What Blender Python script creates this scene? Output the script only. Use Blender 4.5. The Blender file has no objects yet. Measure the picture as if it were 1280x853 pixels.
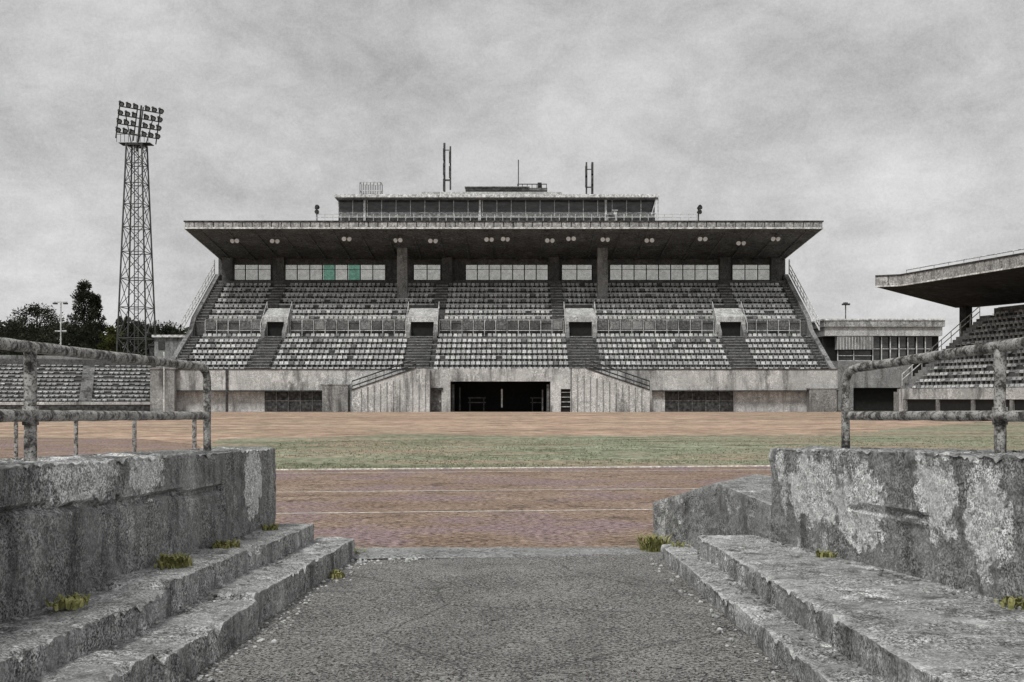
import bpy, math, random
from mathutils import Vector, noise, Matrix
random.seed(7)
scene = bpy.context.scene
col = scene.collection
R = math.radians
# ------------------------------------------------------------------ camera numbers
F, HX, HY, EYE = 1300.0, 640.0, 497.0, 1.5
def PX(px, Y): return (px-HX)*Y/F
def PZ(py, Y): return EYE+(HY-py)*Y/F

# ------------------------------------------------------------------ mesh builder
class MB:
    def __init__(s, fn=None): s.v=[]; s.f=[]; s.fn=fn
    def add(s, vs, fs):
        n=len(s.v)
        s.v += [tuple(s.fn(*p)) if s.fn else tuple(p) for p in vs]
        s.f += [tuple(i+n for i in f) for f in fs]
    def box(s, x0,x1,y0,y1,z0,z1):
        s.add([(x0,y0,z0),(x1,y0,z0),(x1,y1,z0),(x0,y1,z0),(x0,y0,z1),(x1,y0,z1),(x1,y1,z1),(x0,y1,z1)],
              [(0,3,2,1),(4,5,6,7),(0,1,5,4),(1,2,6,5),(2,3,7,6),(3,0,4,7)]); return s
    def hexa(s, p):   # 8 points bottom 4 then top 4
        s.add(p,[(0,3,2,1),(4,5,6,7),(0,1,5,4),(1,2,6,5),(2,3,7,6),(3,0,4,7)]); return s
    def prof(s, x0, x1, pts):      # YZ profile extruded along X
        n=len(pts)
        s.add([(x0,y,z) for y,z in pts]+[(x1,y,z) for y,z in pts],
              [tuple(range(n)), tuple(range(2*n-1,n-1,-1))]+[(i,n+i,n+(i+1)%n,(i+1)%n) for i in range(n)]); return s
    def tube(s, p0, p1, r, n=6, r1=None):
        p0=Vector(p0); p1=Vector(p1); d=p1-p0
        if d.length<1e-6: return s
        d.normalize(); a=d.orthogonal().normalized(); b=d.cross(a); r1=r if r1 is None else r1
        vs=[p0+(a*math.cos(2*math.pi*i/n)+b*math.sin(2*math.pi*i/n))*r for i in range(n)]
        vs+=[p1+(a*math.cos(2*math.pi*i/n)+b*math.sin(2*math.pi*i/n))*r1 for i in range(n)]
        s.add([tuple(v) for v in vs],[tuple(range(n-1,-1,-1)),tuple(range(n,2*n))]+[(i,(i+1)%n,n+(i+1)%n,n+i) for i in range(n)]); return s
    def pipe(s, pts, r, n=12, wob=0.0):   # continuous bent pipe
        P=[Vector(p) for p in pts]; rings=[]; up=None
        for k,p in enumerate(P):
            t=(P[min(k+1,len(P)-1)]-P[max(k-1,0)]).normalized()
            if up is None: up=t.orthogonal().normalized()
            a=(up-t*up.dot(t)).normalized(); up=a; b=t.cross(a)
            for i in range(n):
                an=2*math.pi*i/n; rr=r+wob*noise.noise(Vector((p.x*9+i*3.1,p.y*9,p.z*9)))
                rings.append(tuple(p+(a*math.cos(an)+b*math.sin(an))*rr))
        m=len(P)
        fs=[(k*n+i,k*n+(i+1)%n,(k+1)*n+(i+1)%n,(k+1)*n+i) for k in range(m-1) for i in range(n)]
        fs+=[tuple(range(n-1,-1,-1)),tuple(range((m-1)*n,m*n))]
        s.add(rings,fs); return s

def props(o, label=None, cat=None, group=None, kind=None):
    if label: o['label']=label
    if cat: o['category']=cat
    if group: o['group']=group
    if kind: o['kind']=kind
    return o
ROOTLOC={}
def wloc(o):
    return ROOTLOC.get(o.name, Vector((0,0,0)))
def thing(name, loc, label, cat, group=None):
    o=bpy.data.objects.new(name,None); col.objects.link(o); o.empty_display_size=.3
    o.location=loc; ROOTLOC[o.name]=Vector(loc); return props(o,label,cat,group)
def mesh_obj(name, mb, mat, loc=(0,0,0), smooth=False):
    me=bpy.data.meshes.new(name); L=Vector(loc)
    me.from_pydata([tuple(Vector(v)-L) for v in mb.v],[],mb.f); me.update()
    import bmesh
    bm=bmesh.new(); bm.from_mesh(me); bmesh.ops.recalc_face_normals(bm,faces=bm.faces); bm.to_mesh(me); bm.free()
    if smooth: me.polygons.foreach_set('use_smooth',[True]*len(me.polygons))
    o=bpy.data.objects.new(name,me); col.objects.link(o)
    if mat:
        me.materials.append(mat)
    return o
def part(name, mb, mat, parent, smooth=False, label=None, kind=None):
    L=wloc(parent); o=mesh_obj(name,mb,mat,L,smooth); o.parent=parent; ROOTLOC[o.name]=L.copy()
    return props(o,label=label,kind=kind)
def single(name, mb, mat, loc, label, cat, group=None, smooth=False, kind=None):
    o=mesh_obj(name,mb,mat,loc,smooth); o.location=loc; ROOTLOC[o.name]=Vector(loc)
    return props(o,label,cat,group,kind)
def struct(name, mb, mat, kind='structure', smooth=False):
    o=mesh_obj(name,mb,mat,(0,0,0),smooth); o['kind']=kind; return o

# ------------------------------------------------------------------ materials
def newmat(name):
    m=bpy.data.materials.new(name); m.use_nodes=True; nt=m.node_tree
    b=nt.nodes['Principled BSDF']; b.inputs['Specular IOR Level'].default_value=.25
    return m,nt,b
def N(nt,t,**k):
    n=nt.nodes.new(t)
    for a,v in k.items(): setattr(n,a,v)
    return n
def scaled_pos(nt, sc=(1,1,1), off=(0,0,0)):
    g=N(nt,'ShaderNodeNewGeometry'); m=N(nt,'ShaderNodeMapping'); m.inputs['Scale'].default_value=sc; m.inputs['Location'].default_value=off
    nt.links.new(g.outputs['Position'],m.inputs['Vector']); return m.outputs[0]
def noise_f(nt, scale, sc=(1,1,1), detail=6, rough=.6, lo=.35, hi=.65, off=(0,0,0), dist=0):
    n=N(nt,'ShaderNodeTexNoise'); n.inputs['Scale'].default_value=scale; n.inputs['Detail'].default_value=detail; n.inputs['Roughness'].default_value=rough
    n.inputs['Distortion'].default_value=dist
    nt.links.new(scaled_pos(nt,sc,off),n.inputs['Vector'])
    r=N(nt,'ShaderNodeMapRange'); r.inputs['From Min'].default_value=lo; r.inputs['From Max'].default_value=hi
    nt.links.new(n.outputs['Fac'],r.inputs['Value']); return r.outputs[0]
def mixc(nt, fac, a, b, mode='MIX'):
    m=N(nt,'ShaderNodeMix',data_type='RGBA',blend_type=mode)
    for sock,val in ((m.inputs[0],fac),(m.inputs[6],a),(m.inputs[7],b)):
        if hasattr(val,'is_linked') or hasattr(val,'links'): nt.links.new(val,sock)
        elif isinstance(val,(int,float)): sock.default_value=val
        else: sock.default_value=(*val,1) if len(val)==3 else val
    return m.outputs[2]
def math_n(nt, op, a, b=None):
    m=N(nt,'ShaderNodeMath',operation=op)
    for i,v in enumerate((a,b)):
        if v is None: continue
        if isinstance(v,(int,float)): m.inputs[i].default_value=v
        else: nt.links.new(v,m.inputs[i])
    return m.outputs[0]
def g(v): return (v*.985,v*.995,v*.99)
def concrete(name, base=.25, dark=.07, light=.48, big=.8, fine=45, patch=.5, streak=.5, grain=.5, bump=.5, bdist=.02, patches=None, rough=.92, tint=None, lightamt=.5, wear=0):
    m,nt,b=newmat(name)
    c=mixc(nt, noise_f(nt,big,detail=8,rough=.65,lo=.3,hi=.7), g(base*.65), g(base*1.25))
    # streaky stains running down
    st=noise_f(nt,big*3,sc=(1,1,.18),detail=6,rough=.7,lo=.5,hi=.64,off=(3,1,7))
    c=mixc(nt, math_n(nt,'MULTIPLY',st,streak), c, g(dark))
    lt=noise_f(nt,big*1.7,sc=(1,1,.6),detail=9,rough=.72,lo=.56,hi=.60,off=(9,4,2))
    c=mixc(nt, math_n(nt,'MULTIPLY',lt,lightamt), c, g(light))
    pm=None
    if patches:
        for (cx,cy,cz,rx,ry,rz) in patches:
            gg=N(nt,'ShaderNodeNewGeometry')
            nz=N(nt,'ShaderNodeTexNoise'); nz.inputs['Scale'].default_value=9; nz.inputs['Detail'].default_value=7; nz.inputs['Roughness'].default_value=.7
            nt.links.new(gg.outputs['Position'],nz.inputs['Vector'])
            v1=N(nt,'ShaderNodeVectorMath',operation='SUBTRACT'); v1.inputs[1].default_value=(cx,cy,cz); nt.links.new(gg.outputs['Position'],v1.inputs[0])
            v2=N(nt,'ShaderNodeVectorMath',operation='DIVIDE'); v2.inputs[1].default_value=(rx,ry,rz); nt.links.new(v1.outputs[0],v2.inputs[0])
            v3=N(nt,'ShaderNodeVectorMath',operation='LENGTH'); nt.links.new(v2.outputs[0],v3.inputs[0])
            s=math_n(nt,'ADD',v3.outputs['Value'],math_n(nt,'MULTIPLY',math_n(nt,'SUBTRACT',nz.outputs['Fac'],.5),2.6))
            r=N(nt,'ShaderNodeMapRange'); r.inputs['From Min'].default_value=1.04; r.inputs['From Max'].default_value=.94; nt.links.new(s,r.inputs['Value'])
            c=mixc(nt, math_n(nt,'MULTIPLY',r.outputs[0],.85), c, g(light)); pm=r.outputs[0] if pm is None else math_n(nt,'MAXIMUM',pm,r.outputs[0])
    gr=noise_f(nt,fine,detail=3,rough=.85,lo=.43,hi=.57)
    gcol=mixc(nt, gr, (1-grain*.85,)*3, (1+grain*.75,)*3)
    g2=noise_f(nt,fine*.28,detail=6,rough=.8,lo=.40,hi=.60,off=(1,7,3))
    gcol=mixc(nt,1.0,gcol,mixc(nt,g2,(1-grain*.5,)*3,(1+grain*.4,)*3),'MULTIPLY')
    gcol=mixc(nt,noise_f(nt,big*2.3,detail=3,lo=.4,hi=.62,off=(6,6,1)),gcol,mixc(nt,.55,gcol,(1.05,1.05,1.05)))
    c=mixc(nt,1.0,c,gcol,'MULTIPLY')
    pit=noise_f(nt,fine*.35,detail=5,rough=.8,lo=.62,hi=.68,off=(5,5,5))
    c=mixc(nt, math_n(nt,'MULTIPLY',pit,.7*patch+.2), c, g(dark*.7))
    if tint: c=mixc(nt,1.0,c,tint,'MULTIPLY')
    if wear:
        ge=N(nt,'ShaderNodeNewGeometry'); pr=N(nt,'ShaderNodeMapRange'); pr.inputs['From Min'].default_value=.52; pr.inputs['From Max'].default_value=.60
        nt.links.new(ge.outputs['Pointiness'],pr.inputs['Value'])
        c=mixc(nt, math_n(nt,'MULTIPLY',math_n(nt,'MULTIPLY',pr.outputs[0],noise_f(nt,5,detail=6,rough=.8,lo=.38,hi=.55)),wear), c, g(light*1.1))
    nt.links.new(c,b.inputs['Base Color']); b.inputs['Roughness'].default_value=rough
    bp=N(nt,'ShaderNodeBump'); bp.inputs['Strength'].default_value=bump; bp.inputs['Distance'].default_value=bdist
    h=math_n(nt,'ADD',noise_f(nt,fine*.5,detail=8,rough=.75,lo=.2,hi=.8),math_n(nt,'MULTIPLY',lt,.3))
    if pm is not None: h=math_n(nt,'ADD',h,math_n(nt,'MULTIPLY',pm,1.2))
    nt.links.new(h,bp.inputs['Height']); nt.links.new(bp.outputs[0],b.inputs['Normal'])
    return m
def plain(name, c, rough=.7, metal=0, var=.25, scale=3, spec=.25, fine=0):
    m,nt,b=newmat(name)
    if not isinstance(c,tuple): c=g(c)
    k=mixc(nt, noise_f(nt,scale,detail=6,rough=.7), tuple(x*(1-var) for x in c), tuple(x*(1+var) for x in c))
    if fine:
        k=mixc(nt,1.0,k,mixc(nt,noise_f(nt,fine,detail=3,rough=.8),(.5,)*3,(1.35,)*3),'MULTIPLY')
    nt.links.new(k,b.inputs['Base Color']); b.inputs['Roughness'].default_value=rough; b.inputs['Metallic'].default_value=metal
    b.inputs['Specular IOR Level'].default_value=spec
    return m
M={}
LW=[(-2.15,5.2,1.10,.4,.42,.15),(-2.15,6.1,1.06,.4,.26,.15),(-2.1,8.45,.82,.4,.26,.33),(-2.1,4.0,.9,.3,.25,.12)]
RW=[(2.1,7.3,.86,.4,.42,.25),(2.2,6.6,.8,.4,.35,.28),(2.3,5.7,.95,.4,.22,.24),(2.4,5.2,.9,.3,.2,.3),(2.0,7.9,.98,.3,.1,.12),(2.5,4.4,.95,.4,.3,.25)]
M['wall_l']=concrete('wall_concrete_weathered',base=.30,dark=.03,light=.78,big=1.6,fine=85,grain=.92,streak=.55,lightamt=.3,wear=.6,patches=LW,bump=.8,bdist=.01)
M['wall_r']=concrete('wall_concrete_peeling',base=.32,dark=.03,light=.78,big=1.9,fine=85,grain=.92,streak=.55,lightamt=.6,wear=.6,patches=RW,bump=.8,bdist=.01)
M['step']=concrete('step_concrete',base=.42,dark=.03,light=.78,big=1.7,fine=80,grain=.95,streak=.6,lightamt=.6,wear=.8,bump=.8,bdist=.01)
M['strip']=concrete('strip_concrete',base=.36,dark=.12,light=.5,big=1.2,fine=40,grain=.7,streak=.2,lightamt=.4,bump=.8)
M['stand']=concrete('stand_concrete',base=.58,dark=.12,light=.8,big=.25,fine=11,grain=.5,streak=.8,lightamt=.6,bump=.2,bdist=.05)
M['stand_mid']=concrete('stand_concrete_worn',base=.30,dark=.06,light=.5,big=.3,fine=11,grain=.55,streak=.75,lightamt=.4,bump=.3,bdist=.05)
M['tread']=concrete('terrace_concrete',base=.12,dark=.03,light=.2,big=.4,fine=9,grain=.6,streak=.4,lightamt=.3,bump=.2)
M['hood']=concrete('hood_concrete',base=.6,dark=.15,light=.75,big=.8,fine=11,grain=.5,streak=.5,lightamt=.6,bump=.2)
M['soffit']=concrete('soffit_concrete_shaded',base=.15,dark=.06,light=.24,big=.3,fine=5,grain=.8,streak=.3,lightamt=.2,bump=.3,bdist=.05)  # light concrete; the shade of the underside is put into this darker colour
M['fascia']=concrete('fascia_panels',base=.42,dark=.07,light=.7,big=.8,fine=7,grain=.6,streak=.7,lightamt=.5,bump=.2)
M['edge']=plain('white_edge_trim',.72,var=.2,fine=3)
M['white']=plain('white_paint',.7,var=.25,fine=4)
M['dark']=plain('recess_shade',.02,var=.3)  # near black colour stands in for the shade inside recesses and openings
M['darkgrey']=plain('dark_grey_metal',.06,var=.5,fine=3)
M['steel']=plain('tower_steel',.09,rough=.6,var=.4)
M['grille']=plain('grey_door',.16,var=.5,fine=5)
M['lamp']=plain('lamp_housing',.9,rough=.4,var=.1)
M['lampdark']=plain('lamp_dark_housing',.03,rough=.5,var=.2)
M['lampglass']=plain('lamp_glass',.35,rough=.15,var=.2,spec=.6)
M['bark']=plain('bark',(.07,.06,.05),var=.4,scale=8)
def glassmat(name,c,tr):
    m,nt,b=newmat(name); b.inputs['Base Color'].default_value=(*c,1); b.inputs['Roughness'].default_value=.25
    t=N(nt,'ShaderNodeBsdfTransparent'); t.inputs[0].default_value=(*c,1); mx=N(nt,'ShaderNodeMixShader')
    nt.links.new(math_n(nt,'MULTIPLY',noise_f(nt,2.2,detail=5,rough=.8,lo=.3,hi=.6),1-tr),mx.inputs[0]); nt.links.new(t.outputs[0],mx.inputs[1]); nt.links.new(b.outputs[0],mx.inputs[2])
    nt.links.new(mx.outputs[0],nt.nodes['Material Output'].inputs[0]); return m
M['pane']=glassmat('dusty_glass',(.8,.8,.78),.7)
M['panegreen']=glassmat('green_glass',(.45,.66,.58),.6)
m,nt,b=newmat('dark_glass'); b.inputs['Base Color'].default_value=(.03,.032,.034,1); b.inputs['Roughness'].default_value=.12; b.inputs['Specular IOR Level'].default_value=.5
nt.links.new(mixc(nt,noise_f(nt,.8,sc=(1,1,3),detail=6,rough=.8),(.012,.012,.012),(.11,.11,.11)),b.inputs['Base Color']); M['glass']=m
# rail paint: worn pale paint, rust
m,nt,b=newmat('worn_rail_paint')
c=mixc(nt,noise_f(nt,14,detail=8,rough=.75,lo=.42,hi=.55),(.07,.066,.062),(.55,.54,.52))
c=mixc(nt,noise_f(nt,90,detail=4,rough=.8,lo=.5,hi=.62),c,(.03,.028,.026))
nt.links.new(c,b.inputs['Base Color']); b.inputs['Roughness'].default_value=.75
bp=N(nt,'ShaderNodeBump'); bp.inputs['Strength'].default_value=.8; bp.inputs['Distance'].default_value=.006
nt.links.new(noise_f(nt,60,detail=6,rough=.8,lo=.2,hi=.8),bp.inputs['Height']); nt.links.new(bp.outputs[0],b.inputs['Normal']); M['rail']=m
SEATM=[]
for k,(cv,pr) in enumerate(((.20,1),(.42,2),(.52,4),(.66,4),(.46,3))):
    q=plain('faded_seat_plastic',cv,rough=.6,var=.12,scale=2,fine=7); SEATM+= [q]*pr
# tarmac
m,nt,b=newmat('cracked_asphalt')
c=mixc(nt,noise_f(nt,1.1,detail=9,rough=.8,lo=.38,hi=.62),(.19,.187,.18),(.46,.455,.44))
c=mixc(nt,noise_f(nt,48,detail=3,rough=.85,lo=.50,hi=.55),c,(.62,.61,.59))
c=mixc(nt,noise_f(nt,62,detail=3,rough=.85,lo=.50,hi=.55,off=(4,4,4)),c,(.018,.018,.018))
vo=N(nt,'ShaderNodeTexVoronoi',feature='DISTANCE_TO_EDGE'); vo.inputs['Scale'].default_value=.7
nz=N(nt,'ShaderNodeTexNoise'); nz.inputs['Scale'].default_value=4; nz.inputs['Detail'].default_value=5
gp=scaled_pos(nt); nt.links.new(gp,nz.inputs['Vector'])
va=N(nt,'ShaderNodeMix',data_type='RGBA'); va.inputs[0].default_value=.12; nt.links.new(gp,va.inputs[6]); nt.links.new(nz.outputs['Color'],va.inputs[7]); nt.links.new(va.outputs[2],vo.inputs['Vector'])
cr=N(nt,'ShaderNodeMapRange'); cr.inputs['From Min'].default_value=.003; cr.inputs['From Max'].default_value=.008; nt.links.new(vo.outputs['Distance'],cr.inputs['Value'])
c=mixc(nt,noise_f(nt,.7,sc=(1.6,.6,1),detail=8,rough=.75,lo=.54,hi=.60,off=(1,3,3)),c,mixc(nt,.22,c,(.08,.08,.08)))
c=mixc(nt,math_n(nt,'ADD',math_n(nt,'MULTIPLY',cr.outputs[0],.42),.58),(.02,.02,.02),c)
nt.links.new(c,b.inputs['Base Color']); b.inputs['Roughness'].default_value=.9
bp=N(nt,'ShaderNodeBump'); bp.inputs['Strength'].default_value=1; bp.inputs['Distance'].default_value=.012
nt.links.new(noise_f(nt,70,detail=4,rough=.8,lo=.2,hi=.8),bp.inputs['Height']); nt.links.new(bp.outputs[0],b.inputs['Normal']); M['tarmac']=m
def ground_mat(name, a, bb, c3, big, fine, lo=.52, hi=.6, sc=(1,1,1), grain=(.35,1.4), bump=.6, bd=.02, mauve=None, bare=None):
    m,nt,b=newmat(name)
    c=mixc(nt,noise_f(nt,big,sc=sc,detail=8,rough=.7,lo=.38,hi=.62),a,bb)
    c=mixc(nt,noise_f(nt,big*4,sc=sc,detail=8,rough=.75,lo=lo,hi=hi,off=(2,8,1)),c,c3)
    if mauve: c=mixc(nt,noise_f(nt,.5,detail=4,lo=.5,hi=.6,off=(7,3,0)),c,mauve)
    if bare: c=mixc(nt,noise_f(nt,.35,sc=(.35,1.3,1),detail=9,rough=.8,lo=.50,hi=.56,off=(3,2,0)),c,bare)
    c=mixc(nt,1.0,c,mixc(nt,noise_f(nt,fine,sc=sc,detail=5,rough=.85,lo=.4,hi=.6),(grain[0],)*3,(grain[1],)*3),'MULTIPLY')
    nt.links.new(c,b.inputs['Base Color']); b.inputs['Roughness'].default_value=.95; b.inputs['Specular IOR Level'].default_value=.1
    bp=N(nt,'ShaderNodeBump'); bp.inputs['Strength'].default_value=bump; bp.inputs['Distance'].default_value=bd
    nt.links.new(noise_f(nt,fine,sc=sc,detail=5,rough=.8,lo=.2,hi=.8),bp.inputs['Height']); nt.links.new(bp.outputs[0],b.inputs['Normal'])
    return m
M['track']=ground_mat('track_cinder',(.27,.195,.15),(.38,.29,.23),(.17,.13,.105),.8,24,sc=(.5,1,1),lo=.53,hi=.60,mauve=(.30,.225,.225),grain=(.12,1.9))
M['infield']=ground_mat('dry_infield',(.45,.315,.235),(.60,.44,.34),(.24,.17,.13),.12,3.5,sc=(.2,1,1),grain=(.2,1.7),bare=(.40,.33,.24))
M['grass']=ground_mat('short_grass',(.23,.245,.165),(.37,.39,.28),(.12,.13,.08),.25,11,sc=(.3,1,1),grain=(.15,1.75),bare=(.40,.31,.235))
M['soil']=ground_mat('rough_ground',(.10,.10,.07),(.17,.16,.12),(.06,.06,.05),.2,3)
M['line']=plain('faded_line_paint',(.85,.82,.76),var=.2,scale=5,fine=12)
def leafmat(name,a,bb,sc=.5):
    m,nt,b=newmat(name)
    oi=noise_f(nt,sc,detail=5,rough=.8,lo=.4,hi=.6); nt.links.new(mixc(nt,oi,a,bb),b.inputs['Base Color']); b.inputs['Roughness'].default_value=.8; b.inputs['Specular IOR Level'].default_value=.1
    return m
M['leaf']=leafmat('dark_foliage',(.02,.024,.016),(.06,.066,.045))
M['leaf2']=leafmat('olive_foliage',(.04,.045,.015),(.10,.11,.035))
M['weed']=leafmat('weed_leaves',(.16,.17,.06),(.42,.40,.18),9)
M['straw']=leafmat('grass_blades',(.16,.18,.11),(.38,.40,.28),3)

# ------------------------------------------------------------------ ground sheets
def sheet(name, pts, z, mat, kind='structure'):
    mb=MB(); mb.add([(x,y,z) for x,y in pts],[tuple(range(len(pts)))]); return struct(name,mb,mat,kind)
sheet('ground',[(-1500,-400),(1500,-400),(1500,2500),(-1500,2500)],-.03,M['soil'])
sheet('running_track',[(-90,10.05),(70,10.05),(70,109),(-90,109)],0.0,M['track'])
def kerb(x): return 22.0+.115*x
inf=[(x,kerb(x)) for x in (-5.5,0,5,12,20)]+[(30,27),(38,36),(44,55),(52,80),(60,107.6),(-80,107.6),(-80,47),(-40,42.5),(-25,40.5),(-13.5,37.5),(-10,33),(-8,27.5),(-6.6,22.6)]
sheet('infield',inf,.004,M['infield'])
# grass patch, ragged outline
near=[(x*.5,kerb(x*.5)+.12+.05*noise.noise(Vector((x*.5,0,0)))) for x in range(-11,41)]
far=[]
for i in range(0,90):
    x=34-i*.5
    base=41+ (0 if x<12 else (x-12)*1.3)
    if x<-6: base=41-(abs(x+6))*1.0
    far.append((x,base+2.5*noise.noise(Vector((x*.35,3.3,0)))+1.2*noise.noise(Vector((x*1.3,8,0)))))
g0=near+[(30,30),(36,38)]+far+[(-9.2,31),(-7.8,27.5),(-6.4,22.8)]
go=sheet('grass',g0,.008,M['grass'],'stuff')
bl=MB()
for i in range(26000):
    x=random.uniform(-7.5,24); t=random.random()**1.6; y=kerb(max(x,-5.6))+.02+t*15
    if x<-5.6 and y<22+(-5.6-x)*4: continue
    dens=noise.noise(Vector((x*.5,y*.9,4)))
    if dens<-.15: continue
    h=random.uniform(.015,.045)*(1.5 if t<.02 else 1); a=random.random()*3.14; w=.018
    dx,dy=math.cos(a)*w,math.sin(a)*w
    bl.add([(x-dx,y-dy,.008),(x+dx,y+dy,.008),(x+random.uniform(-.03,.03),y+random.uniform(-.03,.03),.008+h)],[(0,1,2)])
o=struct('grass_tufts',bl,M['straw'],'stuff')
# lane lines
for Y0,w in ((13.72,.055),(16.8,.06),(21.0,.06)):
    mb=MB(); n=60
    vs=[];
    for i in range(n+1):
        x=-13+i*.45; y=Y0+.1*x
        vs+=[(x,y-w/2,.004),(x,y+w/2,.004)]
    mb.add(vs,[(2*i,2*i+2,2*i+3,2*i+1) for i in range(n)])
    struct('lane_line',mb,M['line'])
mb=MB()
for i in range(52):
    x=-5.5+i*.5; y=kerb(x)-.1
    mb.hexa([(x,y-.02,.004),(x+.49,y+.036,.004),(x+.49,y+.076,.004),(x,y+.02,.004),(x,y-.02,.03),(x+.49,y+.036,.03),(x+.49,y+.076,.03),(x,y+.02,.03)])
single('track_kerb',mb,M['line'],(0,22,0),'low thin white kerb rail along the near edge of the grass infield','kerb')

# ------------------------------------------------------------------ foreground
SL=.037
def nz(p,s): return noise.noise(Vector(p)*s)
def rough_prism(sec, ys, amp=.008, joints=(), jw=.03, chip=.02, crack=None, res=.022, extra=None):
    """sec(Y)-> list of (x,z) loop corner points; subdivided loop, lofted along Y"""
    mb=MB(); rings=[]
    c0=sec(ys[0]); cnt=[]
    for k in range(len(c0)):
        a=c0[k]; b=c0[(k+1)%len(c0)]
        cnt.append(max(1,int(math.hypot(b[0]-a[0],b[1]-a[1])/res)))
    for Y in ys:
        c=sec(Y); cx=sum(p[0] for p in c)/len(c); cz=sum(p[1] for p in c)/len(c); ring=[]
        jd=min([abs(Y-j) for j in joints]+[9])
        jf=max(0,1-jd/jw)*.035
        for k in range(len(c)):
            a=c[k]; b=c[(k+1)%len(c)]
            for i in range(cnt[k]):
                t=i/cnt[k]; x=a[0]+(b[0]-a[0])*t; z=a[1]+(b[1]-a[1])*t
                L=math.hypot(b[0]-a[0],b[1]-a[1]); ed=min(t*L,(1-t)*L)
                nx,nzz=(b[1]-a[1])/L,-(b[0]-a[0])/L
                if nx*(x-cx)+nzz*(z-cz)<0: nx,nzz=-nx,-nzz
                d=amp*(nz((x,Y,z),3)+.6*nz((x,Y,z),14)+.35*nz((x,Y,z),37))*1.6
                if ed<.045:   # eroded edges
                    q=max(0,nz((x*.3,Y,5),1.6)*.8+.8*nz((x*.3,Y,9),9)+.5*nz((x,Y,2),21)-.12)
                    d-=chip*(1-ed/.045)*(.15+3.0*q)
                d-=jf
                if crack: d-=crack(x,Y,z)
                ring.append((x+nx*d,Y,z+nzz*d))
        rings.append(ring)
    n=len(rings[0]); vs=[p for r in rings for p in r]
    fs=[(k*n+i,k*n+(i+1)%n,(k+1)*n+(i+1)%n,(k+1)*n+i) for k in range(len(rings)-1) for i in range(n)]
    # end cap toward the field: own grid-ish fan with slight relief
    for rk in (0,len(rings)-1):
        c=len(vs); r=rings[rk]; vs.append((sum(p[0] for p in r)/n,r[0][1],sum(p[2] for p in r)/n))
        fs+=[(rk*n+i,rk*n+(i+1)%n,c) for i in range(n)]
    mb.add(vs,fs); return mb
def yr(a,b,s=.025):
    n=int(abs(b-a)/s); return [a+(b-a)*i/n for i in range(n+1)]
def lx(Y,x0,Y0): return x0+.0154*(Y-Y0)
def lwall_top(Y): return 1.054+.033*(9.2-Y)
def crackl(x,Y,z):
    zc=.854+.05*(7.3-Y)+.03*nz((0,Y,1),2.5)+.012*nz((0,Y,1),11)
    if x>lx(Y,-2.09,9.2)-.1 and 3<Y<7.6 and abs(z-zc)<.018: return .04
    if x>lx(Y,-2.09,9.2)-.1 and 3<Y<7.6 and z<zc: return .006
    return 0
wl=rough_prism(lambda Y:[(lx(Y,-2.09,9.2),-.1),(lx(Y,-2.09,9.2),lwall_top(Y)),(lx(Y,-2.09,9.2)-.36,lwall_top(Y)+.01),(lx(Y,-2.09,9.2)-.36,-.1)],yr(9.2,.8),crack=crackl,amp=.010,chip=.022)
single('concrete_wall',wl,M['wall_l'],(-2.2,5,-.05),'long cracked grey concrete parapet wall on the left of the passage, under the left guardrail','wall')
# steps left
def blockoff(Y,js):
    k=sum(1 for j in js if Y<j); return [0,.006,-.02,.012][k%4],[0,-.012,.022,-.01][k%4]
def step_left(x0,Y0,zt,xback,js,ylo=.8):
    def sec(Y):
        dz,dx=blockoff(Y,js); z=zt+SL*(Y0-Y)+dz; x=lx(Y,x0,Y0)+dx
        return [(x,-.1),(x,z),(xback+lx(Y,0,Y0),z+.005),(xback+lx(Y,0,Y0),-.1)]
    return rough_prism(sec,yr(Y0,ylo),joints=js,amp=.009,chip=.03)
single('concrete_step',step_left(-1.755,9.2,.38,-2.12,(7.1,5.4,3.5)),M['step'],(-1.9,6,0),'upper chipped concrete step at the foot of the left parapet wall','step')
single('concrete_step',step_left(-1.45,9.62,.205,-1.80,(7.9,6.1,4.5)),M['step'],(-1.6,6,0),'lower broken concrete step beside the asphalt on the left','step')
# right wall
def rwx(Y): return 3.03-.126*Y
def rtop(Y): return 1.107+.039*(8.1-Y)
def crackr(x,Y,z):
    if x<rwx(Y)+.1:
        zc=.80+.03*(6.6-Y)*1.2
        if 5.75<Y<6.75 and abs(z-zc)<.014: return .03
        if abs(Y-5.78)<.03 and z<.82: return .03
        if 5.8<Y<6.7 and z<.78: return .012
    return 0
wr=rough_prism(lambda Y:[(rwx(Y),-.1),(rwx(Y),rtop(Y)),(rwx(Y)+.42,rtop(Y)+.01),(rwx(Y)+.42,-.1)],yr(8.1,.8),crack=crackr,amp=.012,chip=.022)
single('concrete_wall',wr,M['wall_r'],(2.4,5,-.05),'tall peeling plastered concrete parapet wall on the right of the passage, under the right guardrail','wall')
def step_right(x0,Y0,zt,back,js,ylo=.8,sk=.0154):
    def sec(Y):
        dz,dx=blockoff(Y,js); z=zt+SL*(Y0-Y)+dz*.5; x=x0+sk*(Y-Y0)-dx*.5
        return [(x,-.1),(x,z),(back(Y),z+.005),(back(Y),-.1)]
    return rough_prism(sec,yr(Y0,ylo),joints=js,amp=.009,chip=.02)
single('concrete_step',step_right(1.50,8.4,.38,lambda Y:rwx(Y)+.03,(2.2,)),M['step'],(1.8,6,0),'wide upper concrete step at the foot of the right parapet wall','step')
single('concrete_step',step_right(1.31,9.1,.205,lambda Y:1.54+.0154*(Y-8.4),(6.3,)),M['step'],(1.4,6,0),'narrow low concrete step flush beside the asphalt on the right','step')
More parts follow.
